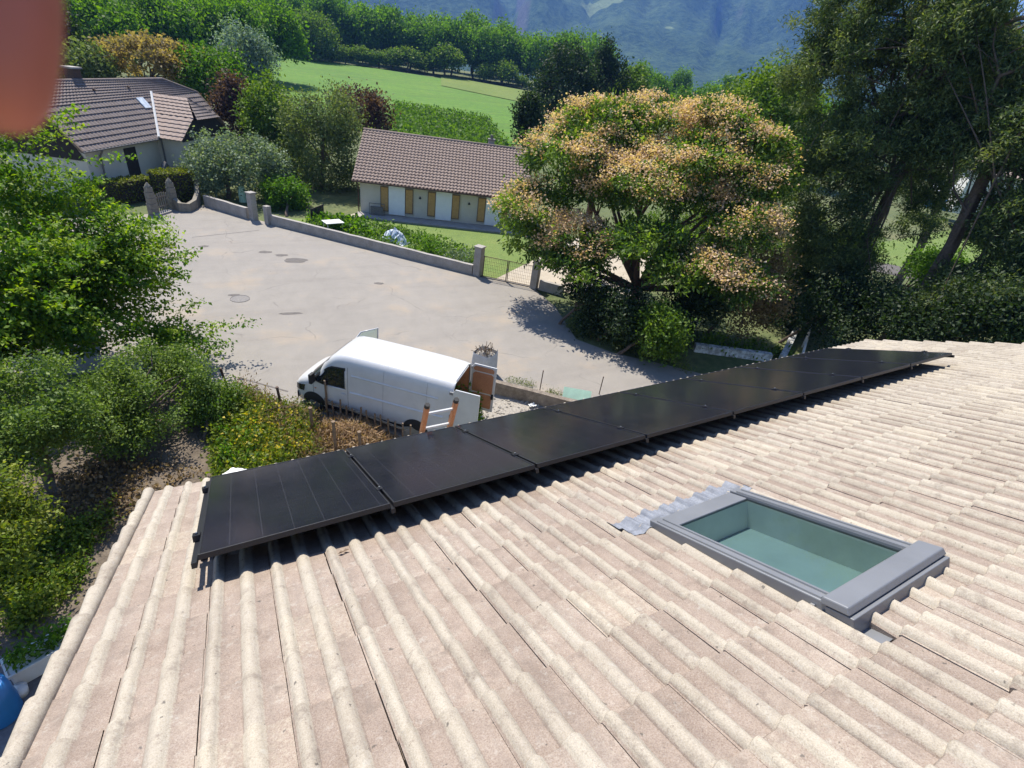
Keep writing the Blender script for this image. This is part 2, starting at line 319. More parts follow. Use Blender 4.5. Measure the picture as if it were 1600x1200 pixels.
def tile_material():
    m, n, b = newmat('roof_tile'); tc = n.nodes.new('ShaderNodeTexCoord'); oi = n.nodes.new('ShaderNodeObjectInfo')
    at_ = n.nodes.new('ShaderNodeAttribute'); at_.attribute_name = 'rnd'
    ad = n.nodes.new('ShaderNodeMath'); ad.operation = 'ADD'; n.links.new(oi.outputs['Random'], ad.inputs[0]); n.links.new(at_.outputs['Fac'], ad.inputs[1])
    fr = n.nodes.new('ShaderNodeMath'); fr.operation = 'FRACT'; n.links.new(ad.outputs[0], fr.inputs[0]); rnd = fr.outputs[0]
    geo = n.nodes.new('ShaderNodeNewGeometry'); V = geo.outputs['Position']
    f = noise_node(n, 5.5, 5, .65, V); f2 = noise_node(n, 55, 4, .75, V); f3 = noise_node(n, 190, 2, .6, V)
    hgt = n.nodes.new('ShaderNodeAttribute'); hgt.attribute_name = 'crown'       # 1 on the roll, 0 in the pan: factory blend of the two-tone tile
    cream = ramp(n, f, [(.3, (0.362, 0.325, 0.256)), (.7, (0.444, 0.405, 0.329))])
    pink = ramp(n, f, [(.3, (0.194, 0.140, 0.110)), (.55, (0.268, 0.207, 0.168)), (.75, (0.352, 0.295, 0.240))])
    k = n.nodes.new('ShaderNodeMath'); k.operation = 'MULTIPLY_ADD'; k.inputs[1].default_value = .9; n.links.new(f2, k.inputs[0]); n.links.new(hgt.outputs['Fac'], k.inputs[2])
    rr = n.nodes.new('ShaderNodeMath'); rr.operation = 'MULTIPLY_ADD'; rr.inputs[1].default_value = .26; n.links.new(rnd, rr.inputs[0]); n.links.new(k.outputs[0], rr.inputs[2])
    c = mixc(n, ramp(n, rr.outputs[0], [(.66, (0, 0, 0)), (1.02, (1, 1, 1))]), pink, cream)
    # grain speckle and grey lichen
    c = mixc(n, .34, c, ramp(n, f3, [(.28, (.13, .10, .085)), (.5, (.38, .325, .275)), (.75, (.56, .51, .45))]))
    f5 = noise_node(n, 42, 6, .85, V); c = mixc(n, ramp(n, f5, [(.56, (0, 0, 0)), (.68, (.85, .85, .85))]), c, (.19, .145, .12)); f7 = noise_node(n, 75, 4, .8, V); c = mixc(n, ramp(n, f7, [(.60, (0, 0, 0)), (.70, (.6, .6, .6))]), c, (.50, .455, .40))
    # weathering streaks along the slope, shared by neighbouring tiles
    mp = n.nodes.new('ShaderNodeMapping'); mp.inputs['Scale'].default_value = (7, .5, .5); n.links.new(V, mp.inputs['Vector'])
    f6 = noise_node(n, 1.6, 5, .7, mp.outputs[0]); c = mixc(n, ramp(n, f6, [(.50, (0, 0, 0)), (.78, (.55, .55, .55))]), c, (.22, .185, .16))
    f8 = noise_node(n, 9, 8, .8, V); c = mixc(n, ramp(n, f8, [(.52, (0, 0, 0)), (.68, (.7, .7, .7))]), c, (.185, .152, .128)); fa = noise_node(n, 17, 7, .8, V); c = mixc(n, ramp(n, fa, [(.56, (0, 0, 0)), (.70, (.55, .55, .55))]), c, (.46, .445, .40)); f9 = noise_node(n, 30, 3, .5, V); c = mixc(n, ramp(n, f9, [(.70, (0, 0, 0)), (.74, (.8, .8, .8))]), c, (.10, .09, .08))
    tone = ramp(n, rnd, [(0, (.86, .845, .835)), (.3, (.95, .94, .93)), (.7, (1.0, 1.0, 1.0)), (1, (1.05, 1.04, 1.01))]); c = mixc(n, 1.0, c, tone, 'MULTIPLY')
    n.links.new(c, b.inputs['Base Color']); b.inputs['Roughness'].default_value = .88; b.inputs['Specular IOR Level'].default_value = .25
    mx = n.nodes.new('ShaderNodeMath'); mx.operation = 'ADD'; n.links.new(f2, mx.inputs[0]); n.links.new(f3, mx.inputs[1]); bump(n, b, mx.outputs[0], .35, .004)
    return m
M['tile'] = tile_material()
TW, TG = .3182, .342
PROF = [(.0, .001), (.006, .003), (.014, .019), (.028, .031), (.043, .031), (.058, .019), (.071, .002), (.148, .0), (.159, .017), (.178, .030), (.198, .030), (.217, .017), (.230, .001), (.3150, .0)]
def tile_data(seed):
    rnd = random.Random(seed); v = []; f = []; cr = []
    npf = len(PROF); hs = [.030, .002, -.030]; vs = [0.0, .016, .40]
    for r, (dv, ns) in enumerate(((0, .0245), (.010, .032), (.41, .0))):
        for u, h in PROF:
            s = .90 if r == 0 else 1.0
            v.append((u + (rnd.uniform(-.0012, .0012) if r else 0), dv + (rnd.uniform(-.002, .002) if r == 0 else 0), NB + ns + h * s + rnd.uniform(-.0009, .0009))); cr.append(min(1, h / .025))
    for r in range(2):
        for k in range(npf - 1): f.append((r * npf + k, r * npf + k + 1, (r + 1) * npf + k + 1, (r + 1) * npf + k))
    b0 = len(v)
    for u, h in PROF: v.append((u, .0, NB + h * .88 + .003)); cr.append(min(1, h / .025))
    for k in range(npf - 1): f.append((b0 + k, b0 + k + 1, k + 1, k))
    b1 = len(v); v += [(0, 0, NB - .012), (0, .40, NB - .02)]; cr += [0, 0]
    f.append((b1, 0, npf, 2 * npf, b1 + 1))
    return v, [tuple(reversed(q)) for q in f], cr
def tile_mesh(name, seed):
    v, f, cr = tile_data(seed); me = bpy.data.meshes.new(name); me.from_pydata([(a, -b, c) for a, b, c in v], [], f); me.update()
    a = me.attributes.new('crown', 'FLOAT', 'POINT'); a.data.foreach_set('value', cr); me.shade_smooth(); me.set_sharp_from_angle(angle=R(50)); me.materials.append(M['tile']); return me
roof = MB()
def slab(u0, u1, v0, v1, n0, n1):
    vs = [rp(u, v, n) for n in (n0, n1) for u, v in ((u0, v0), (u1, v0), (u1, v1), (u0, v1))]
    roof.add(vs, [(0, 3, 2, 1), (4, 5, 6, 7), (0, 1, 5, 4), (1, 2, 6, 5), (2, 3, 7, 6), (3, 0, 4, 7)])
SK = (2.47, 3.30, 2.78, 3.955)          # skylight outer frame (u0,u1,v0,v1)
OP = (2.56, 3.21, 2.92, 3.845)            # its opening
E_ = .02
slab(U0 + E_, OP[0], V0 + .06, V1, -.42, NB - .03); slab(OP[1], U1 - E_, V0 + .06, V1, -.42, NB - .03)
slab(OP[0], OP[1], V0 + .06, OP[2], -.42, NB - .03); slab(OP[0], OP[1], OP[3], V1, -.42, NB - .03)
roofo = roof.build('roof', M['old_wood']); under(roofo, house)
ncol, nrow = int(round((U1 - U0) / TW)), int((V1 - V0) / TG)
slots = []; cut = []
rt = random.Random(5)
for j in range(nrow):
    for i in range(ncol):
        u, v = U0 + i * TW, V0 + j * TG
        if u + TW > OP[0] and u < OP[1] and v + .39 > OP[2] and v < OP[3] - .02:     # cut round the roof window
            lim = [0, TW, 0, .42]
            if u < SK[0] - .015: lim[1] = SK[0] + .02 - u
            elif u + TW > SK[1] + .015: lim[0] = SK[1] - .02 - u
            elif v < SK[2] - .015: lim[3] = SK[2] + .03 - v
            elif v + TG > SK[3] + .02: lim[2] = SK[3] - v + .02
            else: continue
            cut.append((u, v, lim)); continue
        p = rp(u + TW / 2, v + .17, NB + .03); x, y, dpt = proj(p)
        # hidden below the panels?
        vis = dpt > .05 and -60 < x < 1660 and -60 < y < 1290
        hid = -.02 < u and u + TW < 9.2 and v > -.1 and v + TG < 1.25
        slots.append((0 if (vis and not hid) else 1, dpt if dpt > 0 else 99, u, v))
slots.sort()
variants = [tile_mesh('roof_tile', k) for k in range(4)]
for k, (h, d, u, v) in enumerate(slots[:300 - len(cut)]):
    o = mkobj('roof_tile', variants[rt.randrange(4)], None, roofo)
    L = Matrix.Translation((u + rt.uniform(-.003, .003), -v + rt.uniform(-.007, .007), rt.uniform(-.0015, .0025))) @ Matrix.Rotation(rt.uniform(-.003, .003), 4, 'Z') @ Matrix.Rotation(rt.uniform(-.004, .004), 4, 'Y')
    o.matrix_basis = RMW @ L
for u, v, lim in cut:
    tv, tf, tc_ = tile_data(int(u * 100)); me = bpy.data.meshes.new('roof_tile'); me.from_pydata([(min(max(a, lim[0]), lim[1]), -min(max(b, lim[2]), lim[3]), n_ - (.004 if lim[2] else 0)) for a, b, n_ in tv], [], tf); me.update()
    a = me.attributes.new('crown', 'FLOAT', 'POINT'); a.data.foreach_set('value', tc_); me.shade_smooth(); me.set_sharp_from_angle(angle=R(50)); o = mkobj('roof_tile', me, M['tile'], roofo); o.matrix_basis = RMW @ Matrix.Translation((u, -v, 0))
# the other tiles, one joined piece
vv, ff, cc, rr_ = [], [], [], []
for k, (h, d, u, v) in enumerate(slots[300 - len(cut):]):
    tv, tf, tc_ = tile_data(k % 6); b0 = len(vv); du, dv, dn, rn = rt.uniform(-.003, .003), rt.uniform(-.007, .007), rt.uniform(-.001, .003), rt.random()
    tl = rt.uniform(-.006, .006)
    vv += [rp(u + a + du, v + b + dv + tl * a, n + dn) for a, b, n in tv]; ff += [tuple(q + b0 for q in f) for f in tf]; cc += tc_; rr_ += [rn] * len(tv)
me = bpy.data.meshes.new('far_roof_tiles'); me.from_pydata(vv, [], ff); me.update()
for nm, dat in (('crown', cc), ('rnd', rr_)): a = me.attributes.new(nm, 'FLOAT', 'POINT'); a.data.foreach_set('value', dat)
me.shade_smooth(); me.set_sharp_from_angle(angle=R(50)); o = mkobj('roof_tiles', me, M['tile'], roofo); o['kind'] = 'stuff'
# verge pieces: a rounded capping roll down the left edge, one per course
for j in range(nrow):
    for uu, nm in ((U0 + .034, 'verge_tile'), (U1 + .01, 'verge_tile')):
        v = V0 + j * TG; P = []
        for (dv, r) in ((0, .041), (.012, .048), (.40, .033)):
            P.append([rp(uu + r * math.cos(t) * 1.0, v + dv + (.0), NB + .012 + (.022 if dv < .1 else .0) + r * math.sin(t) * 1.05) for t in np.linspace(math.pi * 1.12, -.12 * math.pi, 11)])
        mbv = MB().grid(P); q = len(mbv.v); mbv.add([rp(uu, v, NB + .0)], []); mbv.f += [(q, k + 1, k) for k in range(10)]
        drop = -.16; sgn = -1 if uu < 0 else 1
        mbv.add([rp(uu + sgn * .052, v, NB + .02), rp(uu + sgn * .052, v + .36, NB + .0), rp(uu + sgn * .05, v + .36, NB + drop), rp(uu + sgn * .05, v, NB + drop)], [(0, 1, 2, 3)])
        ov = mbv.build(nm, M['tile'], roofo, True); ov.data.set_sharp_from_angle(angle=R(50))
        a = ov.data.attributes.new('crown', 'FLOAT', 'POINT'); a.data.foreach_set('value', [.48] * len(ov.data.vertices))
# ridge and back slope
mbk = MB(); yr, zr = rp(0, V1, NB)[1:]
mbk.add([(U0, yr, zr), (U1, yr, zr), (U1, yr - 6, zr - 6 * math.tan(PIT)), (U0, yr - 6, zr - 6 * math.tan(PIT))], [(0, 1, 2, 3)])
under(mbk.build('back_slope', M['tile']), house)
for i in range(int((U1 - U0) / .38)):
    u = U0 + i * .38; P = [[(u + du, yr + r * math.cos(t), zr - .02 + r * math.sin(t)) for t in np.linspace(0, math.pi, 9)] for du, r in ((0, .125), (.40, .11))]
    under(MB().grid(P).build('ridge_tile', M['tile'], None, True), house)
# walls and gutter
ey, ez = rp(0, V0, -.42)[1:]
mbw = MB(); mbw.box(-.1, 10.9, -13.0, ey - .55, 0, ez + .22); under(mbw.build('wall', M['render_wall']), house)
mbf = MB(); mbf.box(U0, U1, ey - .015, ey + .015, ez - .02, ez + .16); under(mbf.build('fascia', M['white_metal']), house)
P = [[(u, ey + .075 + .062 * math.cos(t), ez + .125 + .062 * math.sin(t)) for t in np.linspace(math.pi, 2 * math.pi, 9)] for u in (U0 - .02, U1 + .03)]
gt = MB().grid(P); gt.tube([(U0 - .02, ey + .137, ez + .128), (U1 + .03, ey + .137, ez + .128)], .009, 6); gt.tube([(U0 - .02, ey + .013, ez + .128), (U1 + .03, ey + .013, ez + .128)], .005, 6)
for u in (U0 - .02, U1 + .03): gt.add([(u, ey + .075 + .062 * math.cos(t), ez + .125 + .062 * math.sin(t)) for t in np.linspace(math.pi, 2 * math.pi, 9)], [tuple(range(9))])
under(gt.build('gutter', M['white_metal']), house)
# skylight: frame, cover strips, pane, flashing, light shaft
sky_e = empty('skylight'); under(sky_e, house); sky_e.location = rp((SK[0] + SK[1]) / 2, SK[2], 0)
sky_e['label'] = 'grey framed roof window with greenish glass set in the tiles'
sky_loc = Vector(sky_e.location)
def rbox(mb, u0, u1, v0, v1, n0, n1, du=0, dv=0):
    vs = [rp(u, v, n0) for u, v in ((u0, v0), (u1, v0), (u1, v1), (u0, v1))] + [rp(u, v, n1) for u, v in ((u0 + du, v0 + dv), (u1 - du, v0 + dv), (u1 - du, v1 - dv), (u0 + du, v1 - dv))]
    mb.add(vs, [(0, 1, 2, 3), (7, 6, 5, 4), (4, 5, 1, 0), (5, 6, 2, 1), (6, 7, 3, 2), (7, 4, 0, 3)])
def roofpart(mb, name, mat, parent, smooth=False, bevel=0):
    # parent chain house > parent: every ancestor is unrotated, so offset by its world place
    o = mb.build(name, mat, parent, smooth, bevel); o.matrix_parent_inverse = Matrix.Translation(-sky_loc) if parent is sky_e else Matrix(); return recalc(o)
a0, a1, b0_, b1_ = SK; o0, o1, p0, p1 = OP
fr = MB(); NT = -.140
rbox(fr, a0, o0, b0_, b1_, NB - .03, NT, .006); rbox(fr, o1, a1, b0_, b1_, NB - .03, NT, .006)
rbox(fr, o0, o1, b0_ + .001, p0, NB - .03, NT - .012); roofpart(fr, 'frame', M['grey_metal'], sky_e, False, .006)
for uu in ((a0 + .016, a0 + .034), (o0 - .026, o0 - .008), (o1 + .008, o1 + .026), (a1 - .034, a1 - .016)): st = MB(); rbox(st, uu[0], uu[1], b0_ + .05, p1 - .01, NT, NT + .008, .003); roofpart(st, 'cover_strip', M['grey_metal'], sky_e)
hd = MB(); rbox(hd, a0 - .012, a1 + .012, p1 - .005, b1_ + .015, NT - .004, NT + .03, .008, .012); roofpart(hd, 'head_cover', M['grey_metal'], sky_e, False, .006)
hd2 = MB(); rbox(hd2, a0 - .006, a1 + .006, p1 + .02, b1_ + .03, NB - .03, NT - .010); roofpart(hd2, 'head_box', M['grey_metal'], sky_e, False, .004)
sc = MB()
for v in (3.80,): rbox(sc, a0 - .008, a0 + .002, v, v + .018, NT - .045, NT - .030)
roofpart(sc, 'screw', M['alu'], sky_e)
gm = bpy.data.materials.new('roof_glass'); gm.use_nodes = True; n = gm.node_tree; n.nodes.clear(); out = n.nodes.new('ShaderNodeOutputMaterial')
tr = n.nodes.new('ShaderNodeBsdfTransparent'); tr.inputs[0].default_value = (.58, .74, .73, 1); gl = n.nodes.new('ShaderNodeBsdfGlossy'); gl.inputs['Roughness'].default_value = .03; fz = n.nodes.new('ShaderNodeFresnel'); fz.inputs[0].default_value = 1.5
mx = n.nodes.new('ShaderNodeMixShader'); n.links.new(fz.outputs[0], mx.inputs[0]); n.links.new(tr.outputs[0], mx.inputs[1]); n.links.new(gl.outputs[0], mx.inputs[2]); n.links.new(mx.outputs[0], out.inputs[0]); M['roof_glass'] = gm
pn = MB(); pn.add([rp(o0 - .004, p0 - .004, NT - .02), rp(o0 - .004, p1, NT - .02), rp(o1 + .004, p1, NT - .02), rp(o1 + .004, p0 - .004, NT - .02)], [(0, 1, 2, 3)]); pno = pn.build('pane', M['roof_glass'], sky_e); pno.matrix_parent_inverse = Matrix.Translation(-sky_loc)
if pno.data.polygons[0].normal.z < 0: pno.data.flip_normals()
sh = MB(); D = -.38
def q4(mb, *p): mb.add(p, [(0, 1, 2, 3)])
i0, i1_, j0, j1 = o0 + .006, o1 - .006, p0 + .006, p1 - .006
for c4_ in (((i0, j0), (i1_, j0)), ((i0, j1), (i1_, j1)), ((i0, j0), (i0, j1)), ((i1_, j0), (i1_, j1))):
    (ua, va), (ub, vb_) = c4_; q4(sh, rp(ua, va, NT - .028), rp(ub, vb_, NT - .028), rp(ub, vb_, D), rp(ua, va, D))
roofpart(sh, 'reveal', flat_mat('reveal_paint', (.68, .68, .66), .7), sky_e)
fl = MB(); rbox(fl, o0 + .002, o1 - .002, p0 + .002, p1 - .002, -.38, -.36); roofpart(fl, 'sun_catch_board', flat_mat('sun_catch_board', (.22, .24, .245), .6), sky_e)  # board added close under the pane to catch sun and brighten the glass
for uu in ((a0 - .05, a0 - .002), (a1 + .002, a1 + .05)): fs = MB(); rbox(fs, uu[0], uu[1], b0_ - .02, b1_ + .05, NB - .03, NB - .006); roofpart(fs, 'side_flashing', M['grey_metal'], sky_e)
fs = MB(); rbox(fs, a0 - .05, a1 + .05, b1_ + .03, b1_ + .12, NB - .03, NB - .002)
roofpart(fs, 'head_flashing', M['grey_metal'], sky_e)
# pleated lead apron dressed over the tiles on the eave side
P = []
for iv, v in enumerate(np.linspace(b0_ - .20, b0_ + .02, 8)):
    row = []
    for iu in range(110):
        u = a0 - .17 + iu * (a1 - a0 + .34) / 109
        ph = (u - U0) % TW; h = np.interp(ph, [p_[0] for p_ in PROF], [p_[1] for p_ in PROF]); jv = ((v - V0) % TG) / TG
        wav = .004 * math.sin(u * 170) * (1 if iv < 6 else .3)
        row.append(rp(u, v + .012 * math.sin(u * 21), NB + h + .026 * (1 - jv * .8) + .010 + wav))
    P.append(row)
roofpart(MB().grid(P), 'lead_apron', M['lead'], sky_e, True)
# ------------------------------------------------------------------ solar panels and rails
def pv_material():
    m, n, b = newmat('solar_glass'); tc = n.nodes.new('ShaderNodeTexCoord'); V = tc.outputs['Object']
    sx = n.nodes.new('ShaderNodeSeparateXYZ'); n.links.new(V, sx.inputs[0])
    def line(o, per, wd, off=0):
        a = n.nodes.new('ShaderNodeMath'); a.operation = 'MULTIPLY_ADD'; a.inputs[1].default_value = 1 / per; a.inputs[2].default_value = off; n.links.new(o, a.inputs[0])
        f = n.nodes.new('ShaderNodeMath'); f.operation = 'FRACT'; n.links.new(a.outputs[0], f.inputs[0])
        c = n.nodes.new('ShaderNodeMath'); c.operation = 'LESS_THAN'; c.inputs[1].default_value = wd / per; n.links.new(f.outputs[0], c.inputs[0]); return c.outputs[0]
    lu, lv, lb = line(sx.outputs[0], .182, .006, .12), line(sx.outputs[1], .0935, .003, .3), line(sx.outputs[0], .0182, .0012)
    f = noise_node(n, 2.2, 6, .7, V); f2 = noise_node(n, 40, 4, .7, V)
    c = ramp(n, f, [(.3, (.009, .010, .016)), (.7, (.013, .0135, .021))])
    c = mixc(n, lb, c, (.016, .017, .025)); c = mixc(n, lv, c, (.024, .025, .034)); c = mixc(n, lu, c, (.026, .027, .036))
    c = mixc(n, ramp(n, f2, [(.55, (0, 0, 0)), (.8, (.10, .10, .10))]), c, (.10, .095, .09))
    n.links.new(c, b.inputs['Base Color']); n.links.new(ramp(n, f, [(.3, (.09, .09, .09)), (.75, (.17, .17, .17))]), b.inputs['Roughness']); b.inputs['IOR'].default_value = 1.42
    return m
M['solar'] = pv_material()
PW_, PL_, GAP = 1.134, 1.722, .020
def pv_panel():
    e = empty('solar_panel')
    f = MB(); t = .012
    f.box(0, PW_, -t, 0, -.035, 0); f.box(0, PW_, -PL_, t - PL_, -.035, 0); f.box(0, t, t - PL_, -t, -.035, 0); f.box(PW_ - t, PW_, t - PL_, -t, -.035, 0)
    f.build('frame', M['black_metal'], e, False, .0015)
    gmb = MB(); gmb.box(t, PW_ - t, t - PL_, -t, -.010, -.003); gmb.build('glass', M['solar'], e)
    bk = MB(); bk.box(t, PW_ - t, t - PL_, -t, -.030, -.028); bk.build('back_sheet', M['black_metal'], e)
    return e
def clone(o, parent=None):
    c = o.copy(); col.objects.link(c); c.parent = parent
    for ch in o.children: clone(ch, c)
    return c
pv0 = pv_panel(); ordn = ['nearest, leftmost black solar panel at the open verge end of the row', 'second black solar panel from the left verge', 'third black solar panel from the left, in front of the ladder and van doors', 'fourth black solar panel from the left verge in the roof row', 'fifth black solar panel from the left verge in the roof row', 'sixth black solar panel from the left, fourth last in the row' , 'second last black solar panel towards the far verge', 'last black solar panel at the far right end of the row']
ordn[5] = 'third last black solar panel towards the far verge'
for i in range(8):
    e = pv0 if i == 0 else clone(pv0)
    e.matrix_world = RMW @ Matrix.Translation((i * (PW_ + GAP), 0, 0)); tag(e, ordn[i], 'solar panel', 'solar panels in a row along the eave')
rl = MB(); rl.box(-.014, .014, -PL_ - .015, .015, -.07, -.037); rl_me = rl.mesh('mounting_rail'); rl_me.materials.append(M['black_metal'])
cm = MB(); cm.box(-.022, .022, -.03, .03, -.036, .006); cm.tube([(0, 0, .006), (0, 0, .012)], .009, 8); cm_me = cm.mesh('clamp'); cm_me.materials.append(M['black_metal'])
bo = MB(); bo.tube([(0, 0, .012), (0, 0, .017)], .007, 6); bo_me = bo.mesh('bolt'); bo_me.materials.append(M['alu'])
ft = MB(); ft.box(-.018, .018, -.03, .03, NB + .0, -.07); ft_me = ft.mesh('roof_hook'); ft_me.materials.append(M['black_metal'])
rlab = ['black mounting rail under the open left edge of the solar row'] + ['black mounting rail under the %s seam between solar panels from the left' % k for k in ('first', 'second', 'third', 'fourth', 'fifth', 'sixth', 'seventh')] + ['black mounting rail under the far right end of the solar row']
for i in range(9):
    e = empty('mounting_rail'); u = -GAP / 2 + i * (PW_ + GAP) + (-.014 if i == 0 else .014 if i == 8 else 0); e.matrix_world = RMW @ Matrix.Translation((u, 0, 0))
    tag(e, rlab[i], 'rail', 'rails carrying the solar panels')
    mkobj('rail', rl_me, None, e)
    for v in (.32, 1.38):
        c = mkobj('clamp', cm_me, None, e); c.location = (0, -v, 0); b = mkobj('bolt', bo_me, None, c)
    for v in (.2, 1.25): h = mkobj('roof_hook', ft_me, None, e); h.location = (0, -v, 0)
# white crumpled bag caught at the gutter beside the first panel
rb = random.Random(3); P = []
for i in range(9):
    P.append([rp(.05 + .22 * j / 12, -.70 + .11 * i / 8, NB + .03 + .045 * math.sin(math.pi * i / 8) * math.sin(math.pi * j / 12) * rb.uniform(.5, 1.3) + .03) for j in range(13)])
tag(MB().grid(P).build('plastic_bag', M['plastic_white'], None, True), 'crumpled white plastic bag at the gutter behind the leftmost solar panel', 'bag')
# ------------------------------------------------------------------ the white van
AX = math.atan2(.686, -.727)
van = empty('van', (4.0 + .727 * .72, 11.22 - .686 * .72, 0), AX)          # origin: middle of the wheelbase, x forward, y to its left
tag(van, 'white panel van with both rear doors open on the forecourt', 'van')
XF, XR = 2.87, -2.88
def zt(x): return float(np.interp(x, [XR, -2.6, -1.2, .7, 1.05, 1.25, 1.45, 2.18, 2.27, 2.55, 2.74, 2.83, XF], [2.43, 2.47, 2.49, 2.48, 2.45, 2.38, 2.22, 1.46, 1.40, 1.24, 1.08, .97, .82]))
def hw(x): return float(np.interp(x, [XR, -2.4, 1.8, 2.35, 2.65, 2.8, XF], [.985, 1.0, 1.0, .97, .90, .80, .70]))
RS = [0, .2, .4, .6, .75, .86, .93, .97, .99, 1.0]
def half(x):                             # section from sill to roof centre
    w_, t = hw(x), zt(x); z0 = min(.95, t * .75)
    low = min(.30, .30 + max(0, (x - 2.3)) * .1)
    pts = [(w_ - .05, low), (w_ - .005, .48), (w_, .62), (w_, .8)]
    for r in RS:
        z = z0 + (t - z0) * r; tumble = 1 - .075 * max(0, z - 1.0) / 1.5
        nexp = 7.5 if t > 2 else 3.4
        pts.append((w_ * tumble * max(0.0, (1 - r ** nexp)) ** (1 / nexp), z))
    return pts
def van_pt(x, k, s):                     # k: fractional index in the half section
    p = half(x); i = min(int(k), len(p) - 2); f = k - i; return (x, s * (p[i][0] + (p[i + 1][0] - p[i][0]) * f), p[i][1] + (p[i + 1][1] - p[i][1]) * f)
xs_ = [XR, -2.84, -2.7, -2.2, -1.6, -1.0, -.4, .1, .45, .7, .9, 1.05, 1.15, 1.25, 1.35, 1.45, 1.6, 1.8, 2.0, 2.18, 2.27, 2.4, 2.55, 2.66, 2.74, 2.79, 2.83, XF]
vb = MB(); rows = []
for x in xs_:
    h = half(x); rows.append([(x, y, z) for y, z in h] + [(x, -y, z) for y, z in reversed(h[:-1])])
vb.grid(rows); vb.add(rows[-1], [tuple(range(len(rows[-1])))])
bod = vb.build('body', M['van_paint'], van, True); recalc(bod); bod.data.set_sharp_from_angle(angle=R(38))
def z_at(x, z, s, off=.006):             # point on the side at height z
    p = half(x)
    for i in range(len(p) - 1):
        if p[i][1] <= z <= p[i + 1][1] + 1e-9:
            f = (z - p[i][1]) / max(1e-6, p[i + 1][1] - p[i][1]); return (x, s * (p[i][0] + (p[i + 1][0] - p[i][0]) * f + off), z)
    return (x, s * (p[-1][0] + off), p[-1][1])
def side_patch(poly_top, poly_bot, s, off=.006, n=10, m=5):     # patch between two polylines given as (x,z) lists
    P = []
    for i in range(n + 1):
        t = i / n
        a = [np.interp(t, np.linspace(0, 1, len(poly_top)), [p[k] for p in poly_top]) for k in (0, 1)]; b = [np.interp(t, np.linspace(0, 1, len(poly_bot)), [p[k] for p in poly_bot]) for k in (0, 1)]
        P.append([z_at(a[0] + (b[0] - a[0]) * j / m, a[1] + (b[1] - a[1]) * j / m, s, off) for j in range(m + 1)])
    return MB().grid(P)
for s in (1, -1):
    wf = side_patch([(.80, 2.06), (1.36, 2.0), (1.80, 1.62), (2.10, 1.33)], [(.80, 1.26), (1.2, 1.25), (1.6, 1.22), (2.10, 1.30)], s, .005); fr_ = recalc(wf.build('window_seal', M['black_rubber'], van, True))
    wn = side_patch([(.86, 2.01), (1.34, 1.95), (1.76, 1.58), (2.00, 1.36)], [(.86, 1.31), (1.2, 1.30), (1.6, 1.27), (2.00, 1.33)], s, .010); recalc(wn.build('side_window', M['glass_dark'], van, True))
    # paint trim below the window, door gaps, swage lines, black sill
    tb = MB(); tb.tube([z_at(x, 1.255 - .02 * (x - .8), s, .018) for x in (.80, 1.1, 1.45)] , .022, 6); tb.tube([z_at(.80, z, s, .012) for z in (1.30, 1.6, 1.95)], .016, 6); tb.build('window_trim', M['white_metal'], van, True)
    gp_ = MB()
    for x in (.72, 2.02): gp_.tube([z_at(x + (.0 if z > 1 else .0), z, s, .001) for z in np.linspace(.36, 2.1 if x < 1 else 1.25, 10)], .006, 4)
    gp_.build('door_gap', M['black_rubber'], van)
    sw = MB(); sw.grid([[z_at(x, z, s, o_) for z, o_ in ((1.145, .004), (1.165, .030), (1.195, .034), (1.235, .003))] for x in np.linspace(-2.66, .64, 14)]); recalc(sw.build('swage_line', M['van_paint'], van))
    sw = MB(); sw.grid([[z_at(x, z, s, o_) for z, o_ in ((1.78, -.012), (1.80, .004), (1.83, .024), (1.875, .003))] for x in np.linspace(-2.45, .58, 14)]); sw.grid([[z_at(x, z, s, .012) for x in (.55, .585, .61)] for z in np.linspace(1.25, 1.86, 7)]); recalc(sw.build('panel_crease', M['van_paint'], van))
    si = side_patch([(-2.7, .46), (1.56, .46)], [(-2.7, .31), (1.56, .31)], s, .012); recalc(si.build('sill_trim', M['black_rubber'], van))
    hn = MB(); hn.tube([z_at(x, 1.08, s, .03) for x in (.80, .94)], .02, 6); hn.build('door_handle', M['van_paint'], van)
    # mirrors
    mi = MB(); c = z_at(1.98, 1.40, s, 0); mi.box(c[0] - .06, c[0] + .05, min(c[1] + s * .07, c[1] + s * .30), max(c[1] + s * .07, c[1] + s * .30), 1.26, 1.62); mi.tube([(c[0], c[1], 1.34), (c[0], c[1] + s * .12, 1.38)], .035, 6); mi.build('mirror', M['black_rubber'], van, False, .03)
    # wheels and arches
    for wx in (2.02, -1.72):
        ar = MB(); P = []
        for r_ in (.46, .38, .28, .18, .08, .01):
            P.append([z_at(min(2.7, wx + r_ * math.cos(t)), max(.31, .36 + r_ * math.sin(t)), s, .008) for t in np.linspace(0, math.pi, 15)])
        recalc(MB().grid(P).build('wheel_arch', M['black_rubber'], van))
        ty = MB(); y0 = s * .80
        ty.tube([(wx, s * (.76 + d), .34) for d in (0, .02, .19, .215)], [.31, .34, .34, .31], 24); tyo = ty.build('tyre', M['black_rubber'], van, True); tyo.data.set_sharp_from_angle(angle=R(40))
        ri = MB(); ri.tube([(wx, s * (.968 + d), .34) for d in (0, .012)], [.21, .19], 18); ri.build('rim', M['grey_metal'], van)
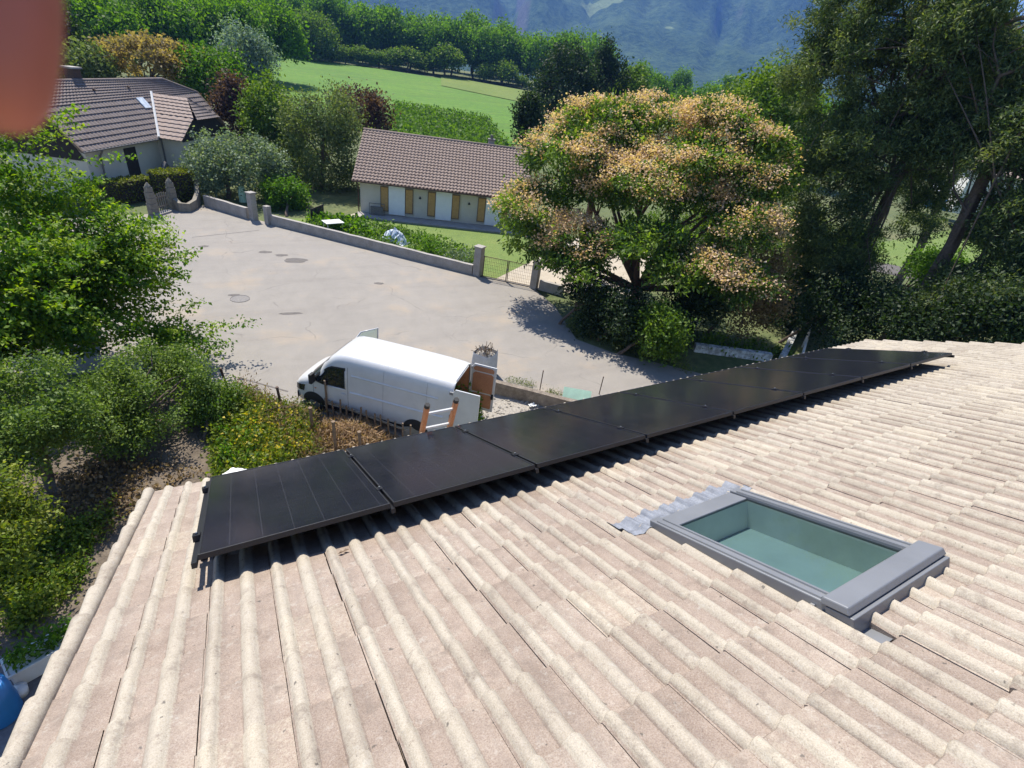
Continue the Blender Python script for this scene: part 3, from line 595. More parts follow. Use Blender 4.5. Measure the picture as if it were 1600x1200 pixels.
# windscreen, lamps, bumper
P = []
for x in np.linspace(1.46, 2.19, 7):
    p = half(x); P.append([]);
    for q in np.linspace(-.86, .86, 13):
        y = q * 1.0 * (.93 if x < 1.7 else 1); a = abs(y)
        ys2 = [v[0] for v in p][::-1]; zs2 = [v[1] for v in p][::-1]; P[-1].append((x + .004, y, float(np.interp(a, ys2, zs2)) + .009))
recalc(MB().grid(P).build('windscreen', M['glass_dark'], van, True))
for s in (1, -1):
    hl = side_patch([(2.34, 1.02), (2.74, .93)], [(2.40, .76), (2.80, .70)], s, .010, 6, 4); recalc(hl.build('headlight', M['glass_dark'], van, True))
bm_ = MB()
for x0 in (0,): bm_.grid([[(XF - .02 + .03 * math.cos(y * 1.2) - .30 * max(0, abs(y) - .55) ** 1.4 * 2, y, z) for y in np.linspace(-.93, .93, 15)] for z in (.26, .36, .52, .60)])
recalc(bm_.build('front_bumper', M['black_rubber'], van, True))
gr = MB(); gr.grid([[(XF + .004 - .26 * abs(y) ** 2, y, z) for y in np.linspace(-.55, .55, 11)] for z in (.64, .72, .80)]); recalc(gr.build('grille', M['black_metal'], van))
q = MB(); q.box(XF + .03, XF + .036, -.26, .26, .40, .51); q.build('number_plate', M['plastic_white'], van)
for s in (1, -1):
    for x in (-2.05, -.55):
        q = MB(); q.tube([z_at(x, z, s, .002) for z in np.linspace(.5, 2.28, 12)], .005, 4); q.build('panel_seam', M['grey_metal'], van)
    q = MB(); q.tube([z_at(x, 1.02, s, .012) for x in (1.9, 1.96)], .02, 6); q.build('side_marker', M['orange_wood'], van)
# interior
it = MB()
it.add([(-2.86, -.88, .55), (.2, -.88, .55), (.2, .88, .55), (-2.86, .88, .55)], [(0, 1, 2, 3)]); it.add([(.2, -.88, .55), (.2, .88, .55), (.2, .8, 2.35), (.2, -.8, 2.35)], [(0, 1, 2, 3)])
for s in (1, -1): it.add([(-2.86, s * .90, .55), (.2, s * .90, .55), (.2, s * .80, 2.2), (-2.86, s * .80, 2.2)], [(0, 1, 2, 3)])
it.build('lining', M['plywood'], van)
rf_ = MB(); hr = half(XR)
for s in (1, -1): rf_.tube([(XR - .005, s * (y - .03), z - .02) for y, z in hr[1:-1]] , .035, 6)
rf_.tube([(XR - .005, -.9, .50), (XR - .005, .9, .50)], .06, 6); rf_.tube([(XR - .005, -.55, 2.37), (XR - .005, .55, 2.37)], .03, 6); rf_.build('rear_frame', M['white_metal'], van, True)
# seats and wheel seen through the side window
for s in (1, -1):
    se = MB(); se.box(.85, 1.02, s * .5 - .24, s * .5 + .24, .9, 1.75); se.box(.85, 1.4, s * .5 - .24, s * .5 + .24, .8, .98); se.build('seat', M['black_rubber'], van, False, .05)
stw = MB(); cc_ = Vector((1.56, .5, 1.32)); e1 = Vector((0, 1, 0)); e2 = Vector((-.45, 0, .89)); stw.tube([cc_ + (e1 * math.cos(t) + e2 * math.sin(t)) * .19 for t in np.linspace(0, 2 * math.pi, 21)], .018, 6, False); stw.build('steering_wheel', M['black_rubber'], van)
# open rear doors: leaf with a tapered top corner, inside lined with plywood
def rear_door(s):
    d = empty('rear_door', (XR - .02, s * .93, 0), 0, van)
    L = .90; zt_ = 2.32; zb = .50
    prof = [(0, zb), (-L, zb), (-L, zt_), (-.10, zt_), (0, zt_ - .16)]; t = .045
    v = [(x, s * t * -.5, z) for x, z in prof] + [(x, s * t * .5, z) for x, z in prof]; n_ = len(prof)
    recalc(MB().add(v, [tuple(range(n_)), tuple(reversed(range(n_, 2 * n_)))] + [(i, (i + 1) % n_, n_ + (i + 1) % n_, n_ + i) for i in range(n_)]).build('leaf', M['van_paint'], d, False, .012))
    yi = -s * (t * .5 + .006)                                      # inner face looks to the other door
    for (za, zb2, sh_) in ((.62, 1.18, 0), (1.24, 2.02, 0), (2.07, 2.25, .06)):
        pl = MB(); ins = .10
        pl.prism([(-L + ins, za), (-ins - sh_ * .5, za), (-ins + .02, za + .06), (-ins + .02, zb2 - .08), (-ins - .06, zb2), (-L + ins + .05, zb2), (-L + ins - .02, zb2 - .06), (-L + ins - .02, za + .05)], -.006, .006)
        pl.v = [(x, yi + z, y) for x, y, z in pl.v]; recalc(pl.build('inner_panel', M['plywood'], d))
    hb = MB()
    for z in (.8, 1.5, 2.1): hb.box(-.03, .09, -.03, .03, z, z + .09)
    hb.build('hinge', M['grey_metal'], d); lk = MB(); lk.box(-L + .02, -L + .10, yi - .03, yi + .03, 1.05, 1.25); lk.build('lock', M['black_metal'], d)
    tl = MB(); tl.box(-.10, .04, s * .028, s * .06, .95, 1.35); tl.build('handle_recess', M['black_rubber'], d)
    return d
rear_door(1); rear_door(-1)
# front passenger door standing open
fd = empty('front_door', (2.0, -1.0, 0), R(52), van)
prof = [(0, .42), (-1.24, .42), (-1.26, 1.30), (0, 1.30)]; q = MB().add([(x, -.03, z) for x, z in prof] + [(x, .03, z) for x, z in prof], [(0, 1, 2, 3), (7, 6, 5, 4), (0, 4, 5, 1), (1, 5, 6, 2), (2, 6, 7, 3), (3, 7, 4, 0)]); recalc(q.build('door_skin', M['van_paint'], fd, False, .01))
q = MB(); q.tube([(0, 0, 1.3), (-.22, .02, 1.62), (-.62, .06, 2.12), (-1.26, .09, 2.18), (-1.27, 0, 1.3)], .032, 6); q.build('window_frame', M['van_paint'], fd, True)
q = MB().add([(-.03, 0, 1.3), (-.24, .02, 1.6), (-.63, .06, 2.1), (-1.25, .09, 2.16), (-1.25, 0, 1.3)], [(0, 1, 2, 3, 4)]); q.build('window_pane', M['roof_glass'], fd)
# ------------------------------------------------------------------ house 2: the small house with ochre shutters
def roof_skin(fn, lu, lv, pu, pv, amp, step):       # corrugated and stepped covering, fn(u,v,n)->point
    nu = int(lu / pu) * 4; nv = int(lv / pv); P = []
    for j in range(nv):
        for jj, nn_ in ((0, step), (1, 0)):
            v = (j + (0 if jj == 0 else .999)) * lv / nv
            P.append([fn(lu * i / nu, v, nn_ + amp * (.5 - .5 * math.cos(2 * math.pi * i / 4)) * (1 if (i % 4) in (1, 2, 3) else 1)) for i in range(nu + 1)])
    return MB().grid(P)
M['tile_brown'] = rough_mat('tile_brown', (.17, .122, .10), (.29, .225, .19), 7, .9, .3, .01, fine=22)
M['tile_grey'] = rough_mat('tile_grey', (.135, .105, .095), (.215, .175, .16), 3, .9, .3, .01, fine=18)
M['tile_pink'] = rough_mat('tile_pink', (.27, .20, .165), (.37, .29, .245), 3, .9, .3, .01, fine=18)
h2 = empty('house', (10.35, 36.9, 0), math.atan2(-.415, .91)); tag(h2, 'small bungalow with brown ribbed roof, white roller shutters and ochre shutter panels', 'house')
HW, HD, EZ, RZ, OV = 12.6, 9.6, 2.62, 5.25, .5      # local: x along the front, y to the back, front wall at y=0
hb = MB(); hb.box(0, HW, 0, HD, 0, EZ); hb.add([(0, 0, EZ), (0, HD, EZ), (0, HD / 2, RZ - .2), (HW, 0, EZ), (HW, HD, EZ), (HW, HD / 2, RZ - .2)], [(0, 1, 2), (5, 4, 3)]); hb.build('wall', M['render_wall'], h2)
sl = (RZ - EZ) / (HD / 2); Ls = math.hypot(HD / 2 + OV, (HD / 2 + OV) * sl); ca, sa = (HD / 2 + OV) / Ls, (HD / 2 + OV) * sl / Ls
fz0 = EZ - OV * sl + .12
rs = empty('roof', (0, 0, 0), 0, h2)
f_front = lambda u, v, n_: (-OV + u, -OV + v * ca - n_ * sa, fz0 + v * sa + n_ * ca)
f_back = lambda u, v, n_: (-OV + u, HD + OV - v * ca + n_ * sa, fz0 + v * sa + n_ * ca)
roof_skin(f_front, HW + 2 * OV, Ls, .27, .33, .075, .055).build('front_slope', M['tile_brown'], rs)
roof_skin(f_back, HW + 2 * OV, Ls, .33, .345, .075, .035).build('rear_slope', M['tile_brown'], rs)
ub = MB()
for fn in (f_front, f_back): ub.add([fn(0, 0, -.03), fn(HW + 2 * OV, 0, -.03), fn(HW + 2 * OV, Ls, -.03), fn(0, Ls, -.03), fn(0, 0, -.14), fn(HW + 2 * OV, 0, -.14), fn(HW + 2 * OV, Ls, -.14), fn(0, Ls, -.14)], [(0, 1, 2, 3), (4, 7, 6, 5), (0, 4, 5, 1), (1, 5, 6, 2), (3, 2, 6, 7), (0, 3, 7, 4)])
ub.build('eave_board', M['old_wood'], rs)
rg = MB(); rg.tube([(-OV, HD / 2, fz0 + Ls * sa + .02), (HW + OV, HD / 2, fz0 + Ls * sa + .02)], .12, 10); rg.build('ridge', M['tile_brown'], rs, True)
gu = MB(); gu.tube([(-OV, -OV - .06, fz0 - .03), (HW + OV, -OV - .06, fz0 - .03)], .065, 8); gu.build('gutter', M['rust'], h2, True)
dp = MB(); dp.tube([(-.12, -OV, fz0 - .06), (-.12, -.09, fz0 - .45), (-.12, -.09, .1)], .045, 8); dp.build('downpipe', M['rust'], h2, True)
def shutter(x, w_, mat, z0=.35, z1=2.18, nm='shutter'):
    q = MB(); q.box(x, x + w_, -.075, -.03, z0, z1)
    o = q.build(nm, mat, h2)
    fr2 = MB()
    for a in ((x - .02, x + .035), (x + w_ - .035, x + w_ + .02)): fr2.box(a[0], a[1], -.095, -.02, z0 - .02, z1 + .02)
    fr2.box(x + .035, x + w_ - .035, -.094, -.02, z0 - .02, z0 + .05); fr2.box(x + .035, x + w_ - .035, -.094, -.02, z1 - .05, z1 + .02)
    fr2.build('frame', M['old_wood'], o)
for x in (1.55, 3.42, 5.15, 7.02, 9.05, 10.9): shutter(x, .58, M['ochre'])
for x in (2.16, 5.77, 9.68):
    q = MB(); q.box(x, x + 1.23, -.12, -.02, .16, 2.30); o = q.build('roller_shutter', M['shutter_white'], h2)
    ln = MB()
    for k in range(12): ln.box(x + .02, x + 1.21, -.126, -.119, .2 + k * .17, .205 + k * .17 + .02)
    ln.build('slat_groove', M['shutter_white'], o)
for x in (4.55, 8.35):
    q = MB(); q.tube([(x, -.02, 1.62), (x, -.12, 1.70), (x, -.18, 1.62)], [.03, .05, .02], 8); q.box(x - .09, x + .09, -.2, -.1, 1.58, 1.66); q.build('wall_lantern', M['black_metal'], h2)
ck = MB(); ck.box(9.6, 10.1, 5.1, 5.6, 4.6, 5.75); cko = ck.build('chimney', M['concrete'], h2); q = MB(); q.box(9.55, 10.15, 5.05, 5.65, 5.75, 5.85); q.tube([(9.85, 5.35, 5.85), (9.85, 5.35, 6.15)], .12, 10); q.build('cap', M['iron'], cko)
tr_ = MB(); tr_.box(-.2, HW + .2, -1.6, -.001, 0, .10); tr_.build('terrace_step', M['concrete'], h2)
rk = MB()
for x in (.75, 1.9): rk.tube([(x, -.5, .1), (x, -.5, .95)], .022, 6)
rk.tube([(.75, -.5, .95), (1.9, -.5, .95)], .03, 6); rk.box(.85, 1.8, -.62, -.4, .12, .72); rko = rk.build('storage_rack', M['iron']); rko.parent = None
rko.matrix_world = Matrix.Translation(h2.location) @ Matrix.Rotation(h2.rotation_euler.z, 4, 'Z'); tag(rko, 'dark rack with a pale top bar at the left end of the bungalow', 'rack')
# ------------------------------------------------------------------ house 1: the long house with half-hipped roof
h1 = empty('house', (-6.21, 38.24, 0), 1.05); tag(h1, 'long pale house with grey-brown half-hipped roof and dark gables behind hedges', 'house')
Lx, ze, zr1, hd1, i1, i2, t1, t2 = 17.5, 3.31, 6.71, 2.98, 2.58, 3.32, .64, .72
z1_ = ze - .15; xw, hwW, tw, zb1 = 11.3, 3.75, .75, 0.0
zw = ze + tw * (zr1 - ze)
wl = MB(); wl.box(.7, Lx - .7, .45, 2 * hd1 - .45, zb1, ze + .25); wl.build('wall', M['render_wall'], h1)
for x, t in ((.66, t1), (Lx - .66, t2)):
    gb = MB(); zz = ze + t * (zr1 - ze); gb.add([(x, .45, ze - .7), (x, 2 * hd1 - .45, ze - .7), (x, 2 * hd1 - t * hd1, zz - .1), (x, t * hd1, zz - .1)], [(0, 1, 2, 3)]); gb.build('gable_boarding', M['dark_wood'], h1)
r1 = empty('roof', (0, 0, 0), 0, h1)
def quad_skin(c, pu, pv, amp, step, name, mat):      # bilinear tiled patch: c = eave-left, eave-right, ridge-right, ridge-left
    A_, B_, C_, D_ = [np.array(p, float) for p in c]; nv = max(2, int(np.linalg.norm(D_ - A_) / pv)); nu = max(4, int(np.linalg.norm(B_ - A_) / pu) * 2); N_ = np.cross(B_ - A_, D_ - A_); N_ /= np.linalg.norm(N_); N_ *= 1 if N_[2] > 0 else -1
    P = []
    for j in range(nv):
        for jj in (0, 1):
            v = (j + .999 * jj) / nv; P.append([tuple((A_ + (B_ - A_) * i / nu) * (1 - v) + (D_ + (C_ - D_) * i / nu) * v + N_ * ((step if jj == 0 else 0) + (amp if i % 2 else 0))) for i in range(nu + 1)])
    return MB().grid(P).build(name, mat, r1)
zl, zrr = ze + t1 * (zr1 - ze), ze + t2 * (zr1 - ze)
for sgn, nm in ((0, 'front_slope'), (1, 'rear_slope')):
    Y = lambda y: y if sgn == 0 else 2 * hd1 - y
    quad_skin([(0, Y(0), ze), (Lx, Y(0), ze), (Lx, Y(t2 * hd1), zrr), (0, Y(t1 * hd1), zl)], .33, .36, .035, .05, nm, M['tile_grey'])
    quad_skin([(0, Y(t1 * hd1), zl), (Lx, Y(t2 * hd1), zrr), (Lx - i2, Y(hd1), zr1), (i1, Y(hd1), zr1)], .33, .36, .035, .05, nm, M['tile_grey'])
quad_skin([(0, 2 * hd1 - t1 * hd1, zl), (0, t1 * hd1, zl), (i1, hd1, zr1), (i1, hd1, zr1)], .33, .36, .03, .04, 'hip_slope', M['tile_grey'])
quad_skin([(Lx, t2 * hd1, zrr), (Lx, 2 * hd1 - t2 * hd1, zrr), (Lx - i2, hd1, zr1), (Lx - i2, hd1, zr1)], .33, .36, .03, .04, 'hip_slope', M['tile_grey'])
rr1 = MB(); rr1.tube([(0, t1 * hd1, zl), (i1, hd1, zr1), (Lx - i2, hd1, zr1), (Lx, t2 * hd1, zrr)], .10, 8); rr1.build('ridge', M['tile_grey'], r1, True)
for vpts in ([(0, 0, ze), (0, t1 * hd1, zl), (0, 2 * hd1 - t1 * hd1, zl)], [(Lx, 0, ze), (Lx, t2 * hd1, zrr)]): vg = MB(); vg.tube(vpts, .09, 6); vg.build('verge_board', M['old_wood'], r1)
vg = MB(); vg.tube([(0, -.03, ze - .04), (xw - hwW, -.03, ze - .04)], .07, 6); vg.build('gutter', M['iron'], r1)
# cross wing with its own half-hip gable
yF = -1.7; yrf = -.5; tq = .55; zq = ze + tq * (zw - ze); hq = hwW * (1 - tq)
yb = tw * hd1
def tri_skin(pts, nm, mat): return MB().add(pts, [tuple(range(len(pts)))]).build(nm, mat, r1)
def strips(eave_a, eave_b, top_a, top_b, nm, mat): return quad_skin([eave_a, eave_b, top_b, top_a], .33, .36, .035, .05, nm, mat)
for s in (-1, 1):
    strips((xw + s * hwW, yF, ze), (xw + s * hwW, 0, ze + .02), (xw + s * hq, yF, zq), (xw + s * hq, yb * tq, zq), 'wing_slope', M['tile_pink'])
    strips((xw + s * hq, yF, zq), (xw + s * hq, yb * tq, zq), (xw, yrf, zw), (xw, yb, zw), 'wing_slope', M['tile_pink'])
strips((xw - hq, yF - .25, zq - .1), (xw + hq, yF - .25, zq - .1), (xw - .02, yrf, zw), (xw + .02, yrf, zw), 'wing_hip', M['tile_grey'])
vb2 = MB(); vb2.tube([(xw - hwW, -.05, ze + .10), (xw, yb, zw + .10)], .09, 6); vb2.build('valley_flashing', M['white_metal'], r1)
wg = MB(); wg.add([(xw - hwW + .3, yF + .15, ze - .1), (xw + hwW - .3, yF + .15, ze - .1), (xw + hq, yF + .15, zq - .15), (xw - hq, yF + .15, zq - .15)], [(0, 1, 2, 3)]); wg.build('wing_gable', M['dark_wood'], h1)
ww = MB(); ww.box(xw - hwW + .5, xw + hwW - .5, yF + .2, .6, zb1, ze - .08); ww.build('wing_wall', M['render_wall'], h1)
def opening(x0, x1, y, z0, z1, nm, mat):
    q = MB(); q.box(x0, x1, y - .03, y + .1, z0, z1); return q.build(nm, mat, h1)
opening(4.2, 5.4, .45, .95, 2.95, 'door', M['dark_wood']); opening(xw - 2.6, xw - 1.5, yF + .2, 1.3, 2.95, 'window', M['glass_dark']); opening(xw + .8, xw + 2.0, yF + .2, 1.3, 2.95, 'window', M['glass_dark'])
cs = MB(); cs.box(4.1, 6.4, .05, .44, .7, .95); cs.build('doorstep', M['concrete'], h1)
cv = MB(); cv.box(5.0, 5.7, hd1 + .1, hd1 + .7, 6.2, 7.35); cvo = cv.build('chimney', M['rust'], h1); q = MB(); q.box(4.9, 5.8, hd1 + .0, hd1 + .8, 7.35, 7.45); q.build('cap', M['concrete'], cvo)
def on_slope(x, t, off): 
    return (x, t * hd1 - off * .75, ze + t * (zr1 - ze) + off * .66)
rw = MB(); c4 = [on_slope(9.0, .50, .10), on_slope(9.75, .50, .10), on_slope(9.75, .68, .10), on_slope(9.0, .68, .10)]; c5 = [on_slope(9.0, .50, 0), on_slope(9.75, .50, 0), on_slope(9.75, .68, 0), on_slope(9.0, .68, 0)]
rw.add(c4 + c5, [(0, 1, 2, 3), (0, 4, 5, 1), (1, 5, 6, 2), (2, 6, 7, 3), (3, 7, 4, 0)]); rw.build('roof_window', M['sheet'], h1)
vp_ = MB()
for x, t in ((5.6, .84), (9.2, .86)): vp_.tube([on_slope(x, t, 0), on_slope(x, t, .16)], .09, 8)
vp_.build('vent', M['rust'], h1)
dp = MB(); dp.tube([(1.6, -.05, ze - .1), (1.75, .3, ze - .5), (1.75, .36, .2)], .06, 6); dp.build('downpipe', M['iron'], h1); dp = MB(); dp.tube([(xw - hwW + .42, .1, ze - .1), (xw - hwW + .42, .1, .2)], .06, 6); dp.build('downpipe', M['iron'], h1)
# garden things before the long house
def onto(root, ob, label, cat, **k):
    ob.matrix_world = Matrix.Translation(root.location) @ Matrix.Rotation(root.rotation_euler.z, 4, 'Z'); return tag(ob, label, cat, **k)
bq = MB(); bq.box(6.3, 7.1, -.9, -.3, .6, 1.4); bq.tube([(6.4, -.6, 1.4), (6.7, -.6, 1.75), (7.0, -.6, 1.4)], .2, 8); bq.box(6.2, 6.3, -.9, -.3, 0, 1.2); bq.box(7.1, 7.2, -.9, -.3, 0, 1.2); onto(h1, bq.build('barbecue', M['iron'], None, False, .03), 'grey covered barbecue standing against the long pale house', 'barbecue')
# ------------------------------------------------------------------ walls, pillars, gates
def wallseg(name, A_, B_, t, z0, z1, mat, label, cat, parent=None, cap=None):
    A_, B_ = np.array(A_[:2], float), np.array(B_[:2], float); d = B_ - A_; L_ = np.linalg.norm(d)
    e = parent or tag(empty(name, (*A_, 0), math.atan2(d[1], d[0])), label, cat)
    q = MB(); nseg = max(2, int(L_ / .6)); rnd = random.Random(int(L_ * 100))
    # slightly uneven faces
    P = []
    for i in range(nseg + 1):
        x = L_ * i / nseg; j = rnd.uniform(-.012, .012); h = rnd.uniform(-.015, .015)
        P.append([(x, -t / 2 + j, z0), (x, -t / 2 + j * .5, z1 + h), (x, t / 2 + j, z1 + h), (x, t / 2, z0), (x, -t / 2 + j, z0)])
    q.grid(P); q.add(P[0][:4], [(0, 1, 2, 3)]); q.add(P[-1][:4], [(3, 2, 1, 0)]); o = recalc(q.build('wall_body', mat, e))
    if cap:
        c = MB(); c.box(-.03, L_ + .03, -t / 2 - .04, t / 2 + .04, z1 + .018, z1 + .018 + cap); c.build('coping', mat, e)
    return e
def pillar(px, py, w_, h, mat, label, rot=0.0, cap=True, group=None):
    c = g(px, py); e = tag(empty('gate_pillar', (c[0], c[1], 0), rot), label, 'pillar', group)
    q = MB(); q.box(-w_ / 2, w_ / 2, -w_ / 2, w_ / 2, 0, h); q.build('shaft', mat, e, False, .015)
    if cap: q = MB(); q.box(-w_ / 2 - .05, w_ / 2 + .05, -w_ / 2 - .05, w_ / 2 + .05, h, h + .07); q.build('cap', mat, e, False, .015)
    return e
wA, wB, wC = g(424, 350), g(600, 386), g(738, 429)
ra = math.atan2(wC[1] - wB[1], wC[0] - wB[0])
wallseg('garden_wall', wA, wC, .24, 0, .62, M['concrete'], 'low grey concrete garden wall bordering the vegetable plot', 'wall', None, None)
wallseg('garden_wall', g(322, 322), g(388, 342), .24, 0, .75, M['concrete'], 'low shaded grey wall beneath the big pale shrub', 'wall', None, None)
pillar(746, 430, .46, 1.75, M['concrete'], 'square concrete pillar at the right end of the garden wall', ra)
pillar(834, 450, .40, 1.7, M['concrete'], 'concrete pillar right of the wire gate, half hidden by the flowering tree', ra)
pillar(397, 343, .42, 1.75, M['concrete'], 'concrete pillar with pale cap at the end of the shaded wall', ra)
pillar(420, 350, .36, 1.2, M['concrete'], 'shorter concrete pillar beside the bright green laurel', ra, False)
wallseg('garden_wall', g(842, 452), g(878, 462), .24, 0, .6, M['concrete'], 'short stub of concrete wall right of the wire gate', 'wall')
# wire gate (two leaves)
gA, gB = g(753, 433)[:2], g(829, 449)[:2]; dl = gB - gA; Lg = np.linalg.norm(dl); ga = math.atan2(dl[1], dl[0])
ge = tag(empty('wire_gate', (*gA, 0), ga), 'rusty two-leaf wire gate between the concrete pillars', 'gate')
for k in range(2):
    q = MB(); x0, x1 = k * Lg / 2 + .04, (k + 1) * Lg / 2 - .04
    for x in (x0, x1): q.tube([(x, 0, .06), (x, 0, 1.35)], .03, 6)
    for z in (.1, 1.32): q.tube([(x0, 0, z), (x1, 0, z)], .022, 6)
    lf = q.build('gate_leaf', M['rust'], ge)
    q = MB(); 
    for x in np.arange(x0 + .11, x1, .11): q.tube([(x, 0, .1), (x, 0, 1.3)], .006, 4, False)
    for z in np.arange(.25, 1.3, .2): q.tube([(x0, 0, z), (x1, 0, z)], .005, 4, False)
    q.build('wire_mesh', M['rust'], lf)
q = MB(); q.box(Lg / 2 - .06, Lg / 2 + .06, -.08, .03, .75, .85); q.build('lock', M['iron'], ge)
q = MB(); q.box(0, Lg, -.05, .05, 0, .05); q.build('sill', M['iron'], ge)
# stone gate of the long house with its curved wing wall
for (px, py, lb) in ((241, 335, 'weathered stone gate pillar at the left of the small wooden gate'), (273, 326, 'weathered stone gate pillar joined to the curved low wall')):
    c = g(px, py); e = tag(empty('stone_pillar', (c[0], c[1], 0), .6), lb, 'pillar')
    q = MB(); z = 0
    for k, hh in enumerate((.38, .33, .36, .35, .30)):
        q = MB(); a_ = .24 - .015 * k + (.012 if k % 2 else 0); q.box(-a_, a_, -a_, a_, z, z + hh - .012); q.build('stone', M['cream_stone'], e, False, .02); z += hh
    q = MB(); q.tube([(0, 0, z), (0, 0, z + .1), (0, 0, z + .28)], [.2, .16, .03], 8); q.build('finial', M['cream_stone'], e)
A_, B_ = g(245, 334)[:2], g(268, 327)[:2]; d = B_ - A_; wgte = tag(empty('wooden_gate', (*A_, 0), math.atan2(d[1], d[0])), 'small picket gate between the two stone pillars', 'gate'); Lw = float(np.linalg.norm(d))
nb = 6
for k in range(nb):
    q = MB(); x = .22 + (Lw - .44) * k / (nb - 1); q.box(x - .05, x + .05, -.015, .015, .12, 1.15 + .08 * math.sin(math.pi * k / (nb - 1))); q.build('picket', M['cream_stone'], wgte)
q = MB(); q.box(.18, Lw - .18, .016, .05, .3, .38); q.box(.18, Lw - .18, .016, .05, .9, .98); q.build('rail', M['old_wood'], wgte)
stp = MB(); c = g(254, 334); stp.box(-.6, .6, -.25, .25, 0, .12); so_ = stp.build('stone_step', M['concrete']); so_.location = (c[0], c[1], 0); so_.rotation_euler.z = math.atan2(d[1], d[0]); tag(so_, 'pale stone step in front of the picket gate', 'step')
q = MB(); pts = [g(*p) for p in ((276, 327), (284, 331), (296, 331), (306, 326), (311, 319), (312, 312))]
P = []
for i, p in enumerate(pts):
    n_ = np.array(pts[min(i + 1, 5)]) - np.array(pts[max(i - 1, 0)]); n_ = np.array([-n_[1], n_[0]]) / np.hypot(n_[0], n_[1]) * .13; h = [.75, .6, .55, .6, .8, 1.4][i]
    P.append([(p[0] - n_[0], p[1] - n_[1], 0), (p[0] - n_[0], p[1] - n_[1], h), (p[0] + n_[0], p[1] + n_[1], h), (p[0] + n_[0], p[1] + n_[1], 0)])
tag(recalc(q.grid(P).build('curved_wall', M['cream_stone'])), 'curved low stone wall right of the picket gate', 'wall')
# low block wall behind the van, with thin posts
lwA, lwB = g(770, 594, .55), g(905, 628, .55); wallseg('block_wall', lwA, lwB, .22, 0, .55, M['shaded_block'], 'low shaded block wall holding the rubble strip behind the van', 'wall')
def post(px, py, h, lb, r=.018, lean=(0, 0), mat='rust', cat='post', group=None):
    c = g(px, py); q = MB(); q.tube([(0, 0, 0), (lean[0] * .5, lean[1] * .5, h * .5), (lean[0], lean[1], h)], r, 7); q.tube([(lean[0], lean[1], h - .03), (lean[0] * 1.01, lean[1], h + .005)], r * 1.25, 7)
    o = q.build('fence_post', M[mat]); o.location = (c[0], c[1], 0); return tag(o, lb, cat, group)
post(843, 612, 1.0, 'thin iron post on the block wall nearest the van doors', .02); post(936, 616, .85, 'thin iron post rising just behind the solar panels', .02)
post(358, 613, .95, 'leaning dark stake at the corner of the asphalt', .04, (-.12, .1)); post(441, 642, .95, 'dark stake wrapped in bramble near the van nose', .045, (-.06, .05)); post(489, 682, 1.15, 'brown wooden stake among the dry stalks', .05, (.0, 0), 'old_wood'); post(525, 706, 1.2, 'short brown stake next to the straw heap', .05, (-.02, 0), 'old_wood'); post(564, 712, .95, 'brown stake buried in the right of the straw heap', .05, (-.02, .02), 'old_wood')
post(512, 650, 1.45, 'tall dark fence stake before the van front door', .035, (.0, .0), 'old_wood')
# picket fence along the near side of the van
fA, fB = g(512, 652)[:2], g(640, 700)[:2]; d = fB - fA; Lf = float(np.linalg.norm(d)); fe = tag(empty('picket_fence', (*fA, 0), math.atan2(d[1], d[0])), 'low dark picket fence along the near side of the van', 'fence')
rnd = random.Random(4)
for k in range(13):
    q = MB(); x = Lf * k / 12; h = rnd.uniform(.75, .95); q.tube([(x, 0, 0), (x + rnd.uniform(-.04, .04), rnd.uniform(-.03, .03), h)], .03, 6); q.build('picket', M['old_wood'], fe)
for z in (.25, .6): q = MB(); q.box(0, Lf, .035, .07, z, z + .07); q.build('rail', M['cream_stone'], fe)
# mint green board, builder's bag, ladder
q = MB(); q.box(-.55, .55, -.02, .02, 0, .75); mo = q.build('green_board', M['mint']); c = g(893, 634, .1); mo.location = (c[0] + .1, c[1] - .1, .05); mo.rotation_euler = (R(-38), 0, -.62); tag(mo, 'pale mint green board lying against the block wall', 'board')
be = tag(empty('rubble_bag', tuple(g(755, 584)[:2]) + (0,), .6), "grey builder's bag heaped with dry cuttings behind the van", 'bag')
P = []
for z, a_ in ((0, .40), (.3, .45), (.7, .44), (.98, .42), (1.05, .40)):
    P.append([(a_ * (abs(math.cos(t)) ** .35) * np.sign(math.cos(t)), a_ * (abs(math.sin(t)) ** .35) * np.sign(math.sin(t)), z + (.12 if z > 1 and abs(abs(math.cos(t)) - .707) < .12 else 0)) for t in np.linspace(0, 2 * math.pi, 33)])
recalc(MB().grid(P).build('sack', M['bag'], be))
q = MB(); P = [[(.40 * r * math.cos(t), .40 * r * math.sin(t), .92 + .22 * (1 - r) + random.Random(int(t * 50 + r * 900)).uniform(-.05, .08)) for t in np.linspace(0, 2 * math.pi, 15)] for r in (1, .7, .4, .05)]; q.grid(P)
q.build('cuttings', M['gravel'], be)
q = MB(); rnd = random.Random(8)
for k in range(40):
    a_ = rnd.uniform(0, 6.28); r_ = rnd.uniform(0, .35); p = Vector((r_ * math.cos(a_), r_ * math.sin(a_), 1.0)); q.tube([p, p + Vector((rnd.uniform(-.25, .25), rnd.uniform(-.25, .25), rnd.uniform(.1, .4)))], .012, 4)
q.build('twigs', M['old_wood'], be)
